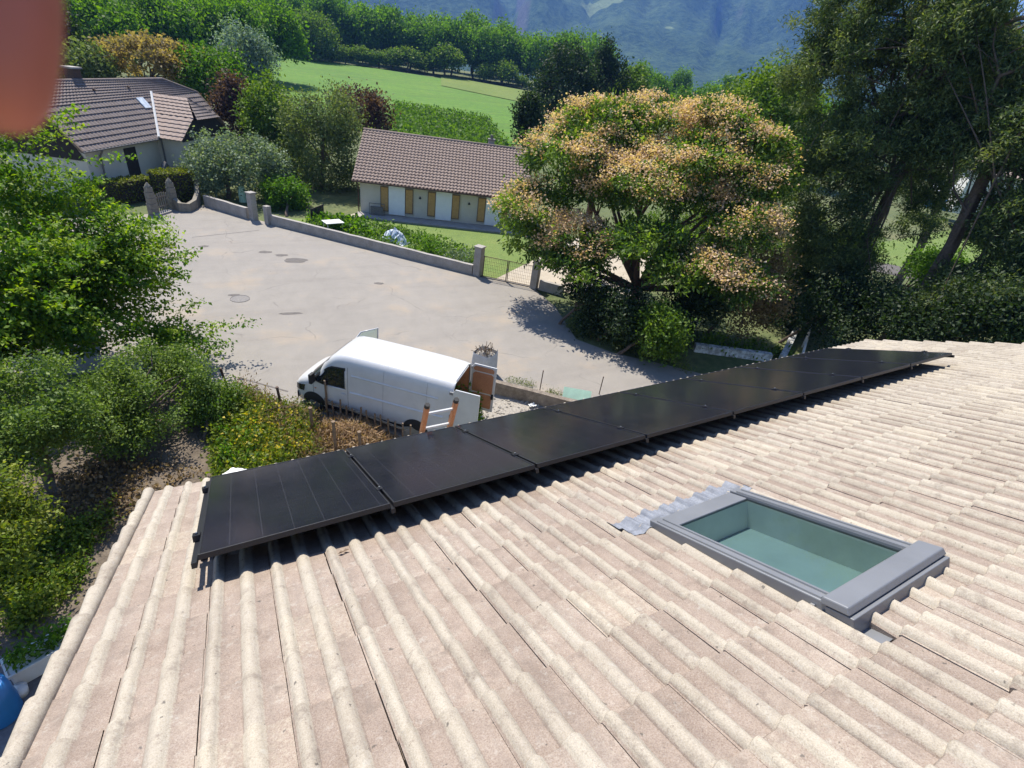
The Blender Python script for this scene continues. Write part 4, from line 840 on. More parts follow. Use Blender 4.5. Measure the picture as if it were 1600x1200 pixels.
# ladder: foot on the ground, leaning on the gutter, top two rungs in view
lx = 2.36
gy, gz = ey + .15, ez + .17
def lpt(s, dx): # s metres above the gutter along the ladder
    return (lx + dx, gy + .03 - s * .26 / 1.0, gz + s * .966)
le = tag(empty('ladder', (lx, gy + 2.1, 0)), 'orange and white ladder leaning on the eave behind the solar panels', 'ladder')
tl = 7.4 / .966
for s in (-1, 1):
    q = MB(); a_ = Vector(lpt(-tl + .35, s * .19)); b_ = Vector(lpt(.46, s * .18)); a_.z = max(a_.z, .02)
    q.tube([a_ - le.location, b_ - le.location], .036, 4); q.build('stile', M['orange_wood'], le); q = MB(); q.tube([b_ - le.location, b_ + (b_ - a_).normalized() * .05 - le.location], .034, 6); q.build('end_cap', M['black_rubber'], le)
for k in range(30):
    s_ = .34 - k * .28
    if lpt(s_, 0)[2] < .3: break
    q = MB(); q.tube([Vector(lpt(s_, -.18)) - le.location, Vector(lpt(s_, .18)) - le.location], .017, 8); q.build('rung', M['white_metal'], le)
# ------------------------------------------------------------------ vegetation
LM = {
 'cherry': leaf_mat('leaf_cherry', (0.042, 0.102, 0.003), (0.103, 0.212, 0.005), (0.257, 0.348, 0.010), .38),
 'apple': leaf_mat('leaf_apple', (0.052, 0.100, 0.015), (0.113, 0.184, 0.026), (0.234, 0.312, 0.052), .28, .08),
 'yellow': leaf_mat('leaf_yellow', (.055, .10, .010), (.135, .19, .016), (.27, .28, .03), .35),
 'fresh': leaf_mat('leaf_fresh', (0.038, 0.094, 0.006), (0.083, 0.188, 0.010), (0.167, 0.275, 0.018), .35),
 'dark': leaf_mat('leaf_dark', (0.011, 0.025, 0.008), (0.023, 0.047, 0.014), (0.044, 0.075, 0.022), .25),  # albedo lowered to stand in for the pines' shade on the undergrowth
 'mid': leaf_mat('leaf_mid', (0.043, 0.090, 0.008), (0.089, 0.165, 0.013), (0.179, 0.251, 0.021), .32),
 'olive': leaf_mat('leaf_olive', (0.058, 0.085, 0.032), (0.120, 0.165, 0.054), (0.215, 0.260, 0.094), .28),
 'silver': leaf_mat('leaf_silver', (0.063, 0.099, 0.057), (0.133, 0.192, 0.108), (0.304, 0.370, 0.253), .22, .08),
 'blue': leaf_mat('leaf_blue', (0.083, 0.135, 0.112), (0.177, 0.257, 0.213), (0.304, 0.404, 0.338), .2),
 'purple': leaf_mat('leaf_purple', (0.035, 0.018, 0.017), (0.077, 0.042, 0.035), (0.147, 0.087, 0.063), .3),
 'pine': leaf_mat('leaf_pine', (.032, .060, .020), (.080, .128, .040), (.185, .225, .072), .26, .04),
 'albizia': leaf_mat('leaf_albizia', (0.031, 0.072, 0.010), (0.076, 0.145, 0.018), (0.187, 0.272, 0.032), .38),
 'blossom': leaf_mat('blossom', (.46, .285, .17), (.60, .425, .285), (.72, .575, .44), .30, .02),
 'orange': leaf_mat('leaf_orange', (.13, .12, .05), (.27, .20, .09), (.42, .31, .17), .35),
 'gold': leaf_mat('petal_gold', (.35, .26, .02), (.50, .38, .03), (.62, .50, .06), .3),
 'dry': leaf_mat('leaf_dry', (.10, .062, .030), (.20, .135, .07), (.32, .23, .13), .28),
 'straw': leaf_mat('straw', (.17, .095, .045), (.30, .19, .10), (.42, .30, .18), .2),
 'hedge': leaf_mat('leaf_hedge', (0.065, 0.088, 0.010), (0.130, 0.156, 0.016), (0.208, 0.225, 0.024), .3),
 'grass': leaf_mat('leaf_grass', (.06, .10, .02), (.12, .16, .035), (.26, .25, .08), .35),
 'vine': leaf_mat('leaf_vine', (0.042, 0.096, 0.007), (0.078, 0.159, 0.012), (0.144, 0.241, 0.019), .35),
 'forest': leaf_mat('leaf_forest', (0.040, 0.095, 0.003), (0.086, 0.187, 0.006), (0.162, 0.291, 0.009), .35),
}
def leaf_arrays(C_, rng, L, W, up=.35, out=None, droop=.0, jit=.35):
    n_ = len(C_); a = rng.normal(size=(n_, 3))
    if out is not None: a = a * .75 + out * .9
    a[:, 2] -= droop; a /= np.linalg.norm(a, axis=1)[:, None] + 1e-9
    nn_ = rng.normal(size=(n_, 3)); nn_[:, 2] += up * 3; b = np.cross(a, nn_); b /= np.linalg.norm(b, axis=1)[:, None] + 1e-9
    nr = np.cross(b, a); s = (1 + rng.uniform(-jit, jit, n_))[:, None]; l, w_ = L * s, W * s
    v = np.stack([C_, C_ + a * l * .45 + b * w_ * .5 + nr * w_ * .18, C_ + a * l, C_ + a * l * .45 - b * w_ * .5 + nr * w_ * .18], 1)
    return v.reshape(-1, 3)
def leaf_mesh(name, verts, tone, mat):
    n_ = len(verts) // 4; me = bpy.data.meshes.new(name); me.vertices.add(n_ * 4); me.vertices.foreach_set('co', verts.astype(np.float32).ravel())
    me.loops.add(n_ * 4); me.loops.foreach_set('vertex_index', np.arange(n_ * 4, dtype=np.int32)); me.polygons.add(n_); me.polygons.foreach_set('loop_start', np.arange(0, n_ * 4, 4, dtype=np.int32))
    me.update(calc_edges=True); a = me.attributes.new('tone', 'FLOAT', 'POINT'); a.data.foreach_set('value', np.repeat(np.clip(tone, 0, 1), 4).astype(np.float32)); me.materials.append(mat); return me
def lumps(p, scale, seed): return mnoise.noise(Vector((p[0] * scale + seed * 7.3, p[1] * scale, p[2] * scale)))
def crown_points(lobes, ncl, rng, seed, hollow=.5, gap=-.15, ns=.5, low=-.75):
    vol = np.array([l[3] * l[4] * l[5] for l in lobes]) ** .7; pr = vol / vol.sum(); out = []; dirs = []; tries = 0
    while len(out) < ncl and tries < ncl * 12:
        tries += 1; l = lobes[rng.choice(len(lobes), p=pr)]; d = rng.normal(size=3); d /= np.linalg.norm(d)
        if d[2] < low: continue
        r = (hollow + (1 - hollow) * rng.random() ** .6) * (1 + .18 * lumps(d * 3, 1.0, seed + 3)); p = np.array(l[:3]) + d * r * np.array(l[3:6])
        if lumps(p, ns, seed) < gap: continue
        out.append(p); dirs.append(d)
    return np.array(out), np.array(dirs)
def foliage(lobes, ncl, per, cr, L, W, mat, seed, up=.35, droop=0., stretch=0., hollow=.5, gap=-.15, ns=.5, low=-.75, outw=.0, flat=1.0, tonevar=.25):
    rng = np.random.default_rng(seed); K, Dr = crown_points(lobes, ncl, rng, seed, hollow, gap, ns, low)
    idx = np.repeat(np.arange(len(K)), per); o = rng.normal(size=(len(idx), 3)) * cr; o[:, 2] *= flat
    if stretch:
        t = rng.uniform(-.6, 1.0, len(idx)); dd = Dr[idx].copy(); dd[:, 2] = dd[:, 2] * .4 + .05; dd /= np.linalg.norm(dd, axis=1)[:, None]; o = o * (1.15 - .55 * np.abs(t))[:, None] + dd * (t * stretch)[:, None]
    P_ = K[idx] + o; v = leaf_arrays(P_, rng, L, W, up, Dr[idx] * outw if outw else None, droop)
    tone = .5 + rng.normal(0, tonevar * .7, len(K))[idx] + rng.normal(0, tonevar * .6, len(idx))
    return v, tone, K
def limb_mesh(base, top, r0, K, rng, nlimb=9, wob=.2, mid=None):
    mb = MB(); base, top = Vector(base), Vector(top); pts = []; H = (top - base).length
    for i in range(7):
        t = i / 6; p = base.lerp(top, t) + Vector((rng.normal() * wob * .35 * (0 < t < 1), rng.normal() * wob * .35 * (0 < t < 1), 0)); pts.append(p)
    mb.tube([pts[0] - Vector((0, 0, .15))] + pts, [r0 * 1.5] + [r0 * (1.15 - .7 * i / 6) for i in range(7)], 9)
    if len(K):
        sel = K[rng.choice(len(K), min(nlimb, len(K)), replace=False)]
        for k in sel:
            t = rng.uniform(.45, 1.0); i = min(5, int(t * 6)); a = pts[i].lerp(pts[i + 1], t * 6 - i); e = Vector(k); m1 = a.lerp(e, .35) + Vector((rng.normal() * wob, rng.normal() * wob, (e - a).length * .10)); m2 = a.lerp(e, .7) + Vector((rng.normal() * wob, rng.normal() * wob, (e - a).length * .06)); rr0 = r0 * (.62 - .3 * t)
            mb.tube([a, m1, m2, e], [rr0, rr0 * .7, rr0 * .42, rr0 * .12], 6, False)
            for q in range(2):
                s_ = Vector(K[rng.integers(len(K))]) 
                if (s_ - m2).length < H * .5: mb.tube([m1 if q else m2, (m2.lerp(s_, .5)) + Vector((0, 0, .1)), s_], [rr0 * .4, rr0 * .25, rr0 * .08], 5, False)
    return mb
def tree(name, label, cat, base, lobes, ncl, per, cr, L, W, mat, seed, r0=.15, bark='bark', group=None, top=None, nlimb=10, **k):
    base = np.array([base[0], base[1], base[2] if len(base) > 2 else tz(base[0], base[1])]); e = tag(empty(name, tuple(base)), label, cat, group)
    lb = [(l[0] - base[0], l[1] - base[1], l[2] - base[2], *l[3:]) for l in lobes]
    v, tone, K = foliage(lb, ncl, per, cr, L, W, LM[mat], seed, **k)
    mkobj('crown', leaf_mesh('crown', v, tone, LM[mat]), None, e); rng = np.random.default_rng(seed + 99)
    c = np.mean([l[:3] for l in lb], axis=0); tp = top if top is not None else (c[0] * .8, c[1] * .8, c[2] + .1 * lb[0][5])
    limb_mesh((0, 0, 0), tp, r0, K, rng, nlimb, .12 * max(.5, lb[0][3] / 2.5)).build('trunk', M[bark], e, True)
    return e, K
def lobe_px(x0, y0, x1, y1, d, depth=1.0):       # ellipsoid that fills a photo box at horizontal distance d
    cx, cy = (x0 + x1) / 2, (y0 + y1) / 2; c = at(cx, cy, d); m_ = mpp(cx, cy, d); rx = (x1 - x0) / 2 * m_; return (c[0], c[1], c[2], rx, rx * depth, (y1 - y0) / 2 * m_ * 1.02)
def ground_at(px, d):
    r = ray(px, 300); h = math.hypot(r[0], r[1]); x, y = CAM[0] + r[0] / h * d, CAM[1] + r[1] / h * d; return (x, y, tz(x, y))
def tg(px, py):               # where the line of sight through a pixel meets the terrain
    r = ray(px, py); h = math.hypot(r[0], r[1]); d = 40.0
    while d < 420:
        x, y, z = CAM[0] + r[0] / h * d, CAM[1] + r[1] / h * d, CAM[2] + r[2] / h * d
        if z <= tz(x, y): break
        d += 1.0
    return d
# --- near left garden
lob = [lobe_px(-70, 200, 128, 330, 23), lobe_px(-60, 290, 140, 420, 23), lobe_px(20, 350, 225, 440, 22), lobe_px(-120, 380, 130, 540, 21), lobe_px(50, 430, 200, 520, 21), lobe_px(150, 395, 262, 440, 22, .7), lobe_px(170, 490, 330, 545, 20.5, .6), lobe_px(-80, 480, 90, 600, 20)]
tree('leafy_tree', 'large bright green tree with drooping sprays at the left edge', 'tree', ground_at(60, 23), lob, 720, 95, .20, .135, .085, 'cherry', 11, .26, stretch=1.25, droop=.25, hollow=.3, gap=-.05, ns=.55, outw=.5, nlimb=9, flat=.42, up=.9, tonevar=.4)
lob = [lobe_px(150, 550, 325, 670, 16.4), lobe_px(190, 535, 300, 630, 17), lobe_px(140, 610, 255, 710, 15.6)]
tree('apple_tree', 'grey-green apple tree in front of the asphalt, left of the vegetable plot', 'tree', tuple(g(215, 715)[:2]) + (0,), lob, 330, 80, .15, .085, .05, 'apple', 12, .11, gap=-.02, ns=.9, hollow=.25, nlimb=14)
lob = [lobe_px(-60, 570, 150, 710, 14.8), lobe_px(60, 595, 185, 705, 15.2), lobe_px(-60, 640, 90, 745, 14.0)]
tree('apple_tree', 'grey-green apple tree at the left edge above the shaded earth', 'tree', tuple(g(75, 745)[:2]) + (0,), lob, 360, 80, .15, .085, .05, 'apple', 13, .12, gap=-.02, ns=.9, hollow=.25, nlimb=14)
lob = [lobe_px(-60, 720, 55, 870, 11.5), lobe_px(-80, 800, 30, 930, 10.5)]
tree('yellow_bush', 'yellow-green bush at the left edge above the white planter', 'bush', tuple(g(0, 930)[:2]) + (0,), lob, 170, 60, .14, .08, .05, 'yellow', 14, .05, gap=-.3, hollow=.2)
lob = [lobe_px(285, 600, 355, 680, 15.8), lobe_px(335, 600, 385, 640, 16.2), lobe_px(290, 570, 335, 640, 16)]
tree('bramble_bush', 'dark bramble thicket around the leaning stake by the asphalt', 'bush', tuple(g(320, 690)[:2]) + (0,), lob, 130, 60, .16, .08, .055, 'mid', 15, .05, gap=-.3, hollow=.15)
lob = [lobe_px(395, 600, 500, 670, 15.2, .7)]
tree('bramble_bush', 'thorny bramble bush around the stake near the van nose', 'bush', tuple(g(450, 665)[:2]) + (0,), lob, 80, 55, .15, .07, .045, 'olive', 16, .04, gap=-.3, hollow=.1)
def patch(name, label, poly, n_, hmin, hmax, L, W, mat, seed, cat=None, per=8, cr=.12, kind='stuff', up=.3):
    rng = np.random.default_rng(seed); poly = np.array(poly); lo, hi = poly.min(0), poly.max(0); pts = []
    def inside(p):
        c = False; j = len(poly) - 1
        for i in range(len(poly)):
            if (poly[i][1] > p[1]) != (poly[j][1] > p[1]) and p[0] < (poly[j][0] - poly[i][0]) * (p[1] - poly[i][1]) / (poly[j][1] - poly[i][1]) + poly[i][0]: c = not c
            j = i
        return c
    while len(pts) < n_:
        p = rng.uniform(lo, hi)
        if inside(p) and lumps((p[0], p[1], 0), .9, seed) > -.35: pts.append(p)
    pts = np.array(pts); h = hmin + (hmax - hmin) * rng.random(n_) ** 1.4 * (1 + .5 * np.array([lumps((p[0], p[1], 0), .7, seed + 5) for p in pts]))
    idx = np.repeat(np.arange(n_), per); P_ = np.concatenate([pts[idx], (rng.random(len(idx)) * h[idx])[:, None]], 1) + rng.normal(size=(len(idx), 3)) * cr * np.array([1, 1, .4]); P_[:, 2] = np.abs(P_[:, 2]) + np.array([tz(*q) for q in pts])[idx]
    v = leaf_arrays(P_, rng, L, W, up, np.tile(np.array([0, 0, .6]), (len(P_), 1))); tone = .5 + rng.normal(0, .2, n_)[idx] + rng.normal(0, .15, len(idx))
    return tag(mkobj(name, leaf_mesh(name, v, tone, LM[mat]), None), label, cat, kind=kind)
PG = lambda *a: [tuple(g(*p)[:2]) for p in a]
patch('yellow_ground_cover', 'yellow-green weeds and flowers filling the vegetable plot', PG((335, 660), (400, 625), (480, 655), (500, 720), (420, 760), (335, 760)), 2000, .15, .75, .11, .06, 'yellow', 21)
patch('green_ground_cover', 'fresh green vegetable leaves at the edge of the plot', PG((345, 690), (395, 675), (400, 730), (350, 745)), 120, .25, .9, .14, .055, 'fresh', 22)
patch('dry_ground_cover', 'dry brown stalks and seed heads in the plot', PG((380, 600), (440, 640), (520, 670), (510, 735), (470, 740), (430, 680), (360, 630)), 760, .15, .85, .12, .03, 'dry', 23)
patch('bindweed_ground_cover', 'green weeds spreading over the shaded earth at the left', PG((-40, 880), (80, 830), (150, 810), (140, 900), (20, 1000)), 520, .05, .5, .09, .055, 'mid', 24)
patch('yellow_weed_cover', 'yellowing weeds along the left verge of the roof', PG((-20, 900), (60, 830), (150, 820), (200, 770), (110, 940), (30, 1010)), 650, .05, .65, .09, .05, 'yellow', 25)
patch('leaf_litter', 'pale dry leaves scattered on the shaded garden earth', PG((40, 800), (150, 720), (320, 730), (200, 800), (90, 900)), 900, .0, .04, .11, .07, 'dry', 26, per=3, cr=.2, up=.9)
patch('wall_weeds', 'green weeds growing between ladder and van doors', PG((690, 668), (700, 648), (742, 640), (750, 665), (720, 680)), 320, .5, 1.5, .13, .07, 'fresh', 27, cr=.1)
patch('asphalt_edge_weeds', 'dry grass tufts along the shaded edge of the forecourt', PG((880, 515), (960, 548), (1040, 566), (1080, 590), (1060, 545), (900, 490)), 520, .1, .55, .20, .03, 'grass', 28)
patch('rubble_weeds', 'small weeds along the block wall', PG((785, 602), (900, 628), (905, 622), (800, 592)), 90, .02, .22, .08, .03, 'grass', 29)
patch('flower_cover', 'bright yellow flower heads scattered over the weeds of the plot', PG((350, 690), (400, 650), (475, 670), (490, 715), (420, 750)), 150, .55, .95, .09, .07, 'gold', 36, per=4, cr=.08)
# straw heap
q_rng = np.random.default_rng(31); c = g(560, 690); n_ = 3200; a_ = q_rng.uniform(0, 6.28, n_); r_ = np.sqrt(q_rng.random(n_)); X = r_ * np.cos(a_) * 1.55; Y = r_ * np.sin(a_) * .75; rot = math.atan2((g(640, 700) - g(512, 652))[1], (g(640, 700) - g(512, 652))[0])
Pn = np.stack([c[0] + X * math.cos(rot) - Y * math.sin(rot), c[1] + X * math.sin(rot) + Y * math.cos(rot), .62 * (1 - r_ ** 2) * q_rng.random(n_) ** .4 + .03], 1)
tag(mkobj('straw_heap', leaf_mesh('straw_heap', leaf_arrays(Pn, q_rng, .28, .028, .8), .5 + q_rng.normal(0, .28, n_), LM['straw'])), 'rusty orange heap of dry stalks beside the picket fence', kind='stuff')
q = MB(); q.box(-.35, .35, -.03, .03, 0, .5); o = q.build('stone_slab', M['cream_stone'], None, False, .02); c = g(655, 690); o.location = (c[0] - .2, c[1] + .1, 0); o.rotation_euler = (R(-20), 0, -.4); tag(o, 'pale stone slab leaning at the end of the picket fence', 'slab')
# rubble pieces on the gravel strip
rk_ = random.Random(6); sv_ = []
for k in range(3):
    bmv = MB(); base_ = [Vector((rk_.uniform(-1, 1), rk_.uniform(-1, 1), rk_.uniform(-.6, .8))).normalized() * rk_.uniform(.7, 1) for _ in range(12)]
    import bmesh
    bm = bmesh.new(); [bm.verts.new(p) for p in base_]; bmesh.ops.convex_hull(bm, input=bm.verts); mm = bpy.data.meshes.new('rubble_stone'); bm.to_mesh(mm); bm.free(); mm.materials.append(M['gravel' if k else 'cream_stone']); sv_.append(mm)
q = MB()
for k in range(900):
    x, y = rk_.uniform(5.4, 12.4), rk_.uniform(6.2, 10.2)
    t = (x - lwA[0]) / (lwB[0] - lwA[0]); 
    if y > lwA[1] + (lwB[1] - lwA[1]) * t - .2: continue
    s_ = rk_.uniform(.02, .09); mm = sv_[k % 3]; bb = len(q.v); q.v += [(x + v.co.x * s_, y + v.co.y * s_, .02 + v.co.z * s_ * .7) for v in mm.vertices]; q.f += [tuple(i + bb for i in p.vertices) for p in mm.polygons]
tag(q.build('rubble', M['gravel']), 'pale rubble stones scattered behind the block wall', kind='stuff')
q = MB(); P = [[(.28 * i / 6, .2 * j / 5, .03 + .07 * rk_.random()) for j in range(6)] for i in range(7)]; o = q.grid(P).build('paper_scrap', M['plastic_white']); c = g(828, 640); o.location = (c[0], c[1], .06); tag(o, 'white crumpled scrap on the rubble strip', 'scrap')
# --- terrace corner, lower left
c = g(68, 1012, .45); pe = tag(empty('planter', (c[0], c[1], 0), .38), 'white trough planter with green plants below the roof verge', 'planter')
q = MB(); q.box(-.55, .55, -.22, .22, .02, .42); q.build('trough', M['plastic_white'], pe, False, .03)
q = MB()
q.box(-.58, .58, -.25, -.215, .40, .46); q.box(-.58, .58, .215, .25, .40, .46); q.box(-.58, -.545, -.215, .215, .40, .46); q.box(.545, .58, -.215, .215, .40, .46); q.build('rim', M['plastic_white'], pe)
rng = np.random.default_rng(41); K = np.stack([rng.uniform(-.5, .5, 500), rng.uniform(-.18, .18, 500), .42 + rng.random(500) * .35], 1); mkobj('plants', leaf_mesh('plants', leaf_arrays(K, rng, .13, .05, .3), .5 + rng.normal(0, .25, 500), LM['fresh']), None, pe)
c = g(8, 1075, .4); bar = tag(empty('water_barrel', (c[0] - .1, c[1] - .25, 0)), 'blue plastic water barrel at the lower left edge', 'barrel')
q = MB(); q.tube([(0, 0, z) for z in (0, .04, .3, .34, .6, .64, .88, .92)], [.27, .29, .30, .31, .30, .31, .29, .26], 22); bo_ = q.build('drum', M['plastic_blue'], bar, True); bo_.data.set_sharp_from_angle(angle=R(40))
q = MB(); q.tube([(0, 0, .92), (0, 0, .95)], [.24, .22], 20); q.tube([(.1, .1, .95), (.1, .1, .98)], .05, 10); q.build('lid', M['plastic_blue'], bar)
c = g(8, 1072, .1); pot = tag(empty('bucket', (c[0] + .25, c[1] - .22, 0)), 'small white bucket beside the blue barrel', 'bucket')
q = MB(); q.tube([(0, 0, 0), (0, 0, .2)], [.10, .13], 16, True); q.build('pail', M['plastic_white'], pot, True); q = MB(); q.tube([(.13 * math.cos(t), .02, .2 + .10 * math.sin(t)) for t in np.linspace(0, math.pi, 9)], .006, 5); q.build('handle', M['alu'], pot)
# --- vegetable garden before the bungalow
patch('vegetable_bed', 'leafy vegetable rows behind the low garden wall', PG((470, 352), (545, 345), (600, 352), (700, 382), (745, 400), (742, 424), (600, 382), (470, 356)), 620, .1, .5, .18, .12, 'vine', 51, cr=.2)
patch('bean_row', 'tall grey-green plants by the concrete pillar', PG((690, 395), (738, 405), (740, 424), (690, 412)), 120, .4, 1.0, .22, .06, 'silver', 52, cr=.12)
patch('maize_clump', 'tall fresh green plants in the middle of the vegetable bed', PG((655, 380), (690, 388), (690, 408), (655, 398)), 90, .6, 1.4, .30, .06, 'fresh', 53, cr=.14)
patch('squash_leaves', 'broad green leaves beside the white table', PG((480, 342), (560, 345), (580, 368), (520, 364)), 300, .15, .55, .28, .22, 'fresh', 54, cr=.15, up=.8)
te = tag(empty('garden_table', tuple(g(521, 362)[:2]) + (0,), .2), 'square white garden table on the vegetable bed', 'table')
q = MB(); q.box(-.62, .62, -.45, .45, .66, .70); q.build('table_top', M['plastic_white'], te)
for sx in (-1, 1):
    for sy in (-1, 1): q = MB(); q.tube([(sx * .52, sy * .36, 0), (sx * .5, sy * .34, .66)], .025, 6); q.build('leg', M['plastic_white'], te)
re_ = tag(empty('covered_heap', tuple(g(617, 377)[:2]) + (0,), ra), 'heap under crumpled white plastic sheeting in the garden', 'covered heap')
rk_ = random.Random(9); P = [[(-1.0 + 2.0 * i / 12, -.5 + 1.0 * j / 8, max(.02, 1.0 * (1 - abs(i / 6 - 1) ** 2.2) * (1 - abs(j / 4 - 1) ** 1.6) * rk_.uniform(.75, 1.1))) for j in range(9)] for i in range(13)]; MB().grid(P).build('sheeting', M['sheet'], re_)
q = MB()
for k in range(5): x = -.9 + .45 * k; q.tube([(x, -.55, 0), (x, -.3, .7), (x, 0, 1.02), (x, .3, .7), (x, .55, 0)], .015, 5)
q.build('hoop', M['black_rubber'], re_)
q = MB(); c = g(487, 348); q.box(-.03, .03, -.03, .03, 0, 1.0); q.box(.03, 1.7, -.02, .02, .1, .95); o = q.build('windbreak', M['dark_wood']); o.location = (c[0], c[1], 0); o.rotation_euler.z = R(50); tag(o, 'dark mesh windbreak panel at the left of the vegetable bed', 'panel')
q = MB(); c = g(392, 322); q.tube([(0, 0, 0), (0, 0, .9), (0, 0, 1.15)], [.28, .26, .18], 12); o = q.build('green_bin', M['mint']); o.location = (c[0] - .4, c[1] + 1.2, 0); tag(o, 'pale green bin in the shade behind the grey wall', 'bin')
tree('laurel_bush', 'round bright green laurel behind the shorter pillar', 'bush', tuple(g(448, 338)[:2]) + (0,), [lobe_px(414, 278, 484, 335, 43.0)], 130, 55, .22, .20, .12, 'fresh', 61, .1, gap=-.4, hollow=.3, low=-.9)
lob = [lobe_px(300, 212, 425, 300, 46), lobe_px(345, 225, 440, 290, 45), lobe_px(290, 240, 360, 300, 45)]
tree('flowering_shrub', 'big pale silvery flowering shrub by the long house', 'shrub', ground_at(355, 45), lob, 230, 55, .34, .20, .12, 'silver', 62, .16, gap=-.3, hollow=.35)
tree('cream_flower_shrub', 'white blossoming shrub right of the silvery shrub', 'shrub', ground_at(430, 46.5), [lobe_px(405, 238, 450, 290, 46)], 60, 50, .3, .18, .13, 'silver', 63, .08, gap=-.3, hollow=.3)
# clipped hedges
def hedge(name, label, cx, cy, zt_, l, w_, rot, seed, h0=0.0):
    rng = np.random.default_rng(seed); n_ = int(l * w_ * 260 + (l + w_) * zt_ * 300); P_ = []
    e = tag(empty(name, (cx, cy, 0), rot), label, 'hedge')
    fx = rng.random(n_); face = rng.random(n_); X = rng.uniform(-l / 2, l / 2, n_); Y = rng.uniform(-w_ / 2, w_ / 2, n_); Z = rng.uniform(h0, zt_, n_)
    top_ = face < .35; Z[top_] = zt_ + rng.normal(0, .03, top_.sum()); sd_ = ~top_; s1 = sd_ & (fx < .7); Y[s1] = np.where(rng.random(s1.sum()) < .5, -w_ / 2, w_ / 2) + rng.normal(0, .04, s1.sum()); s2 = sd_ & (fx >= .7); X[s2] = np.where(rng.random(s2.sum()) < .5, -l / 2, l / 2) + rng.normal(0, .04, s2.sum())
    P_ = np.stack([X, Y, Z], 1); mkobj('foliage', leaf_mesh('foliage', leaf_arrays(P_, rng, .16, .09, .5), .5 + rng.normal(0, .2, n_), LM['hedge']), None, e)
    q = MB(); q.box(-l / 2 + .05, l / 2 - .05, -w_ / 2 + .06, w_ / 2 - .06, h0, zt_ - .06); q.build('stems', M['dark_wood'], e)
A_ = g(140, 290, 1.35); B_ = g(218, 280, 1.35); d = B_ - A_; hedge('clipped_hedge', 'long clipped yellow-green hedge left of the picket gate', *((A_ + B_)[:2] / 2), 1.45, float(np.hypot(d[0], d[1])) + 1.0, 1.0, math.atan2(d[1], d[0]), 71)
A_ = g(238, 272, 1.9); B_ = g(292, 268, 1.9); d = B_ - A_; hedge('clipped_hedge', 'taller clipped hedge behind the right stone pillar', *((A_ + B_)[:2] / 2), 2.0, float(np.hypot(d[0], d[1])), 1.3, math.atan2(d[1], d[0]), 72)
# --- trees around the long house and behind
T = lambda name, lab, box, d, mat, seed, ncl=120, per=45, leaf=(.34, .22), cr=.42, r0=.18, **k: tree(name, lab, k.pop('cat', 'tree'), ground_at((box[0] + box[2]) / 2, d), [lobe_px(*box, d)] + [lobe_px(*b, d) for b in k.pop('more', [])], ncl, per, cr, leaf[0], leaf[1], LM and mat, seed, r0, **k)
T('leafy_tree', 'fresh green tree between the purple shrub and the olive coloured tree', (385, 130, 470, 245), 56, 'mid', 81, 260, 55, (.26, .17), .42, gap=-.25, low=-.98, more=[(400, 180, 480, 285)])
T('leafy_tree', 'olive green spreading tree left of the bungalow', (450, 165, 560, 285), 50, 'olive', 82, 340, 60, (.20, .12), .42, gap=-.25, low=-.98, more=[(480, 140, 570, 230), (440, 150, 520, 220), (470, 230, 560, 315)])
T('purple_shrub', 'dark purple leaved shrub right of the long house roof', (338, 130, 402, 225), 60, 'purple', 83, 150, 50, (.26, .17), .4, gap=-.3)
T('purple_shrub', 'dark purple leaved shrub above the bungalow roof', (522, 142, 605, 210), 60, 'purple', 84, 120, 50, (.26, .17), .42, gap=-.3, more=[(575, 160, 612, 215)])
T('conifer', 'silvery blue conifer behind the long house', (340, 45, 405, 140), 72, 'blue', 85, 150, 50, (.36, .14), .5, gap=-.3, droop=.6, more=[(375, 60, 425, 150), (352, 38, 372, 80)])
T('leafy_tree', 'dark green rounded tree left of the silvery blue conifer', (285, 82, 385, 165), 68, 'fresh', 86, 150, 50, (.34, .2), .5, gap=-.3)
T('orange_tree', 'orange flowering tree behind the long house ridge', (170, 62, 300, 125), 70, 'orange', 87, 190, 45, (.34, .2), .42, gap=-.1, flat=.5, more=[(250, 78, 320, 115)])
T('leafy_tree', 'small pale green tree behind the chimney of the long house', (95, 82, 175, 135), 68, 'olive', 88, 100, 45, (.34, .2), .45)
T('dark_tree', 'dark tree beside the finger above the long house', (80, 30, 130, 130), 74, 'dark', 89, 110, 45, (.36, .22), .5)
for k, (b, dd, lab) in enumerate((((90, 5, 215, 85), 112, 'broad light green walnut tree above the orange tree, leftmost'), ((190, 0, 320, 80), 120, 'broad light green walnut tree behind the orange tree'), ((300, 5, 420, 75), 125, 'broad green walnut tree above the silvery conifer'), ((380, 15, 470, 85), 130, 'green walnut tree at the left corner of the field'))):
    T('walnut_tree', lab, b, dd, 'forest', 90 + k, 230, 50, (.60, .38), .85, .3, gap=-.25, group='walnut trees left of the field')
T('leafy_tree', 'round yellow-green tree at the left end of the field', (456, 28, 528, 98), tg(492, 95), 'mid', 95, 200, 50, (.62, .4), .9, .3, gap=-.35)
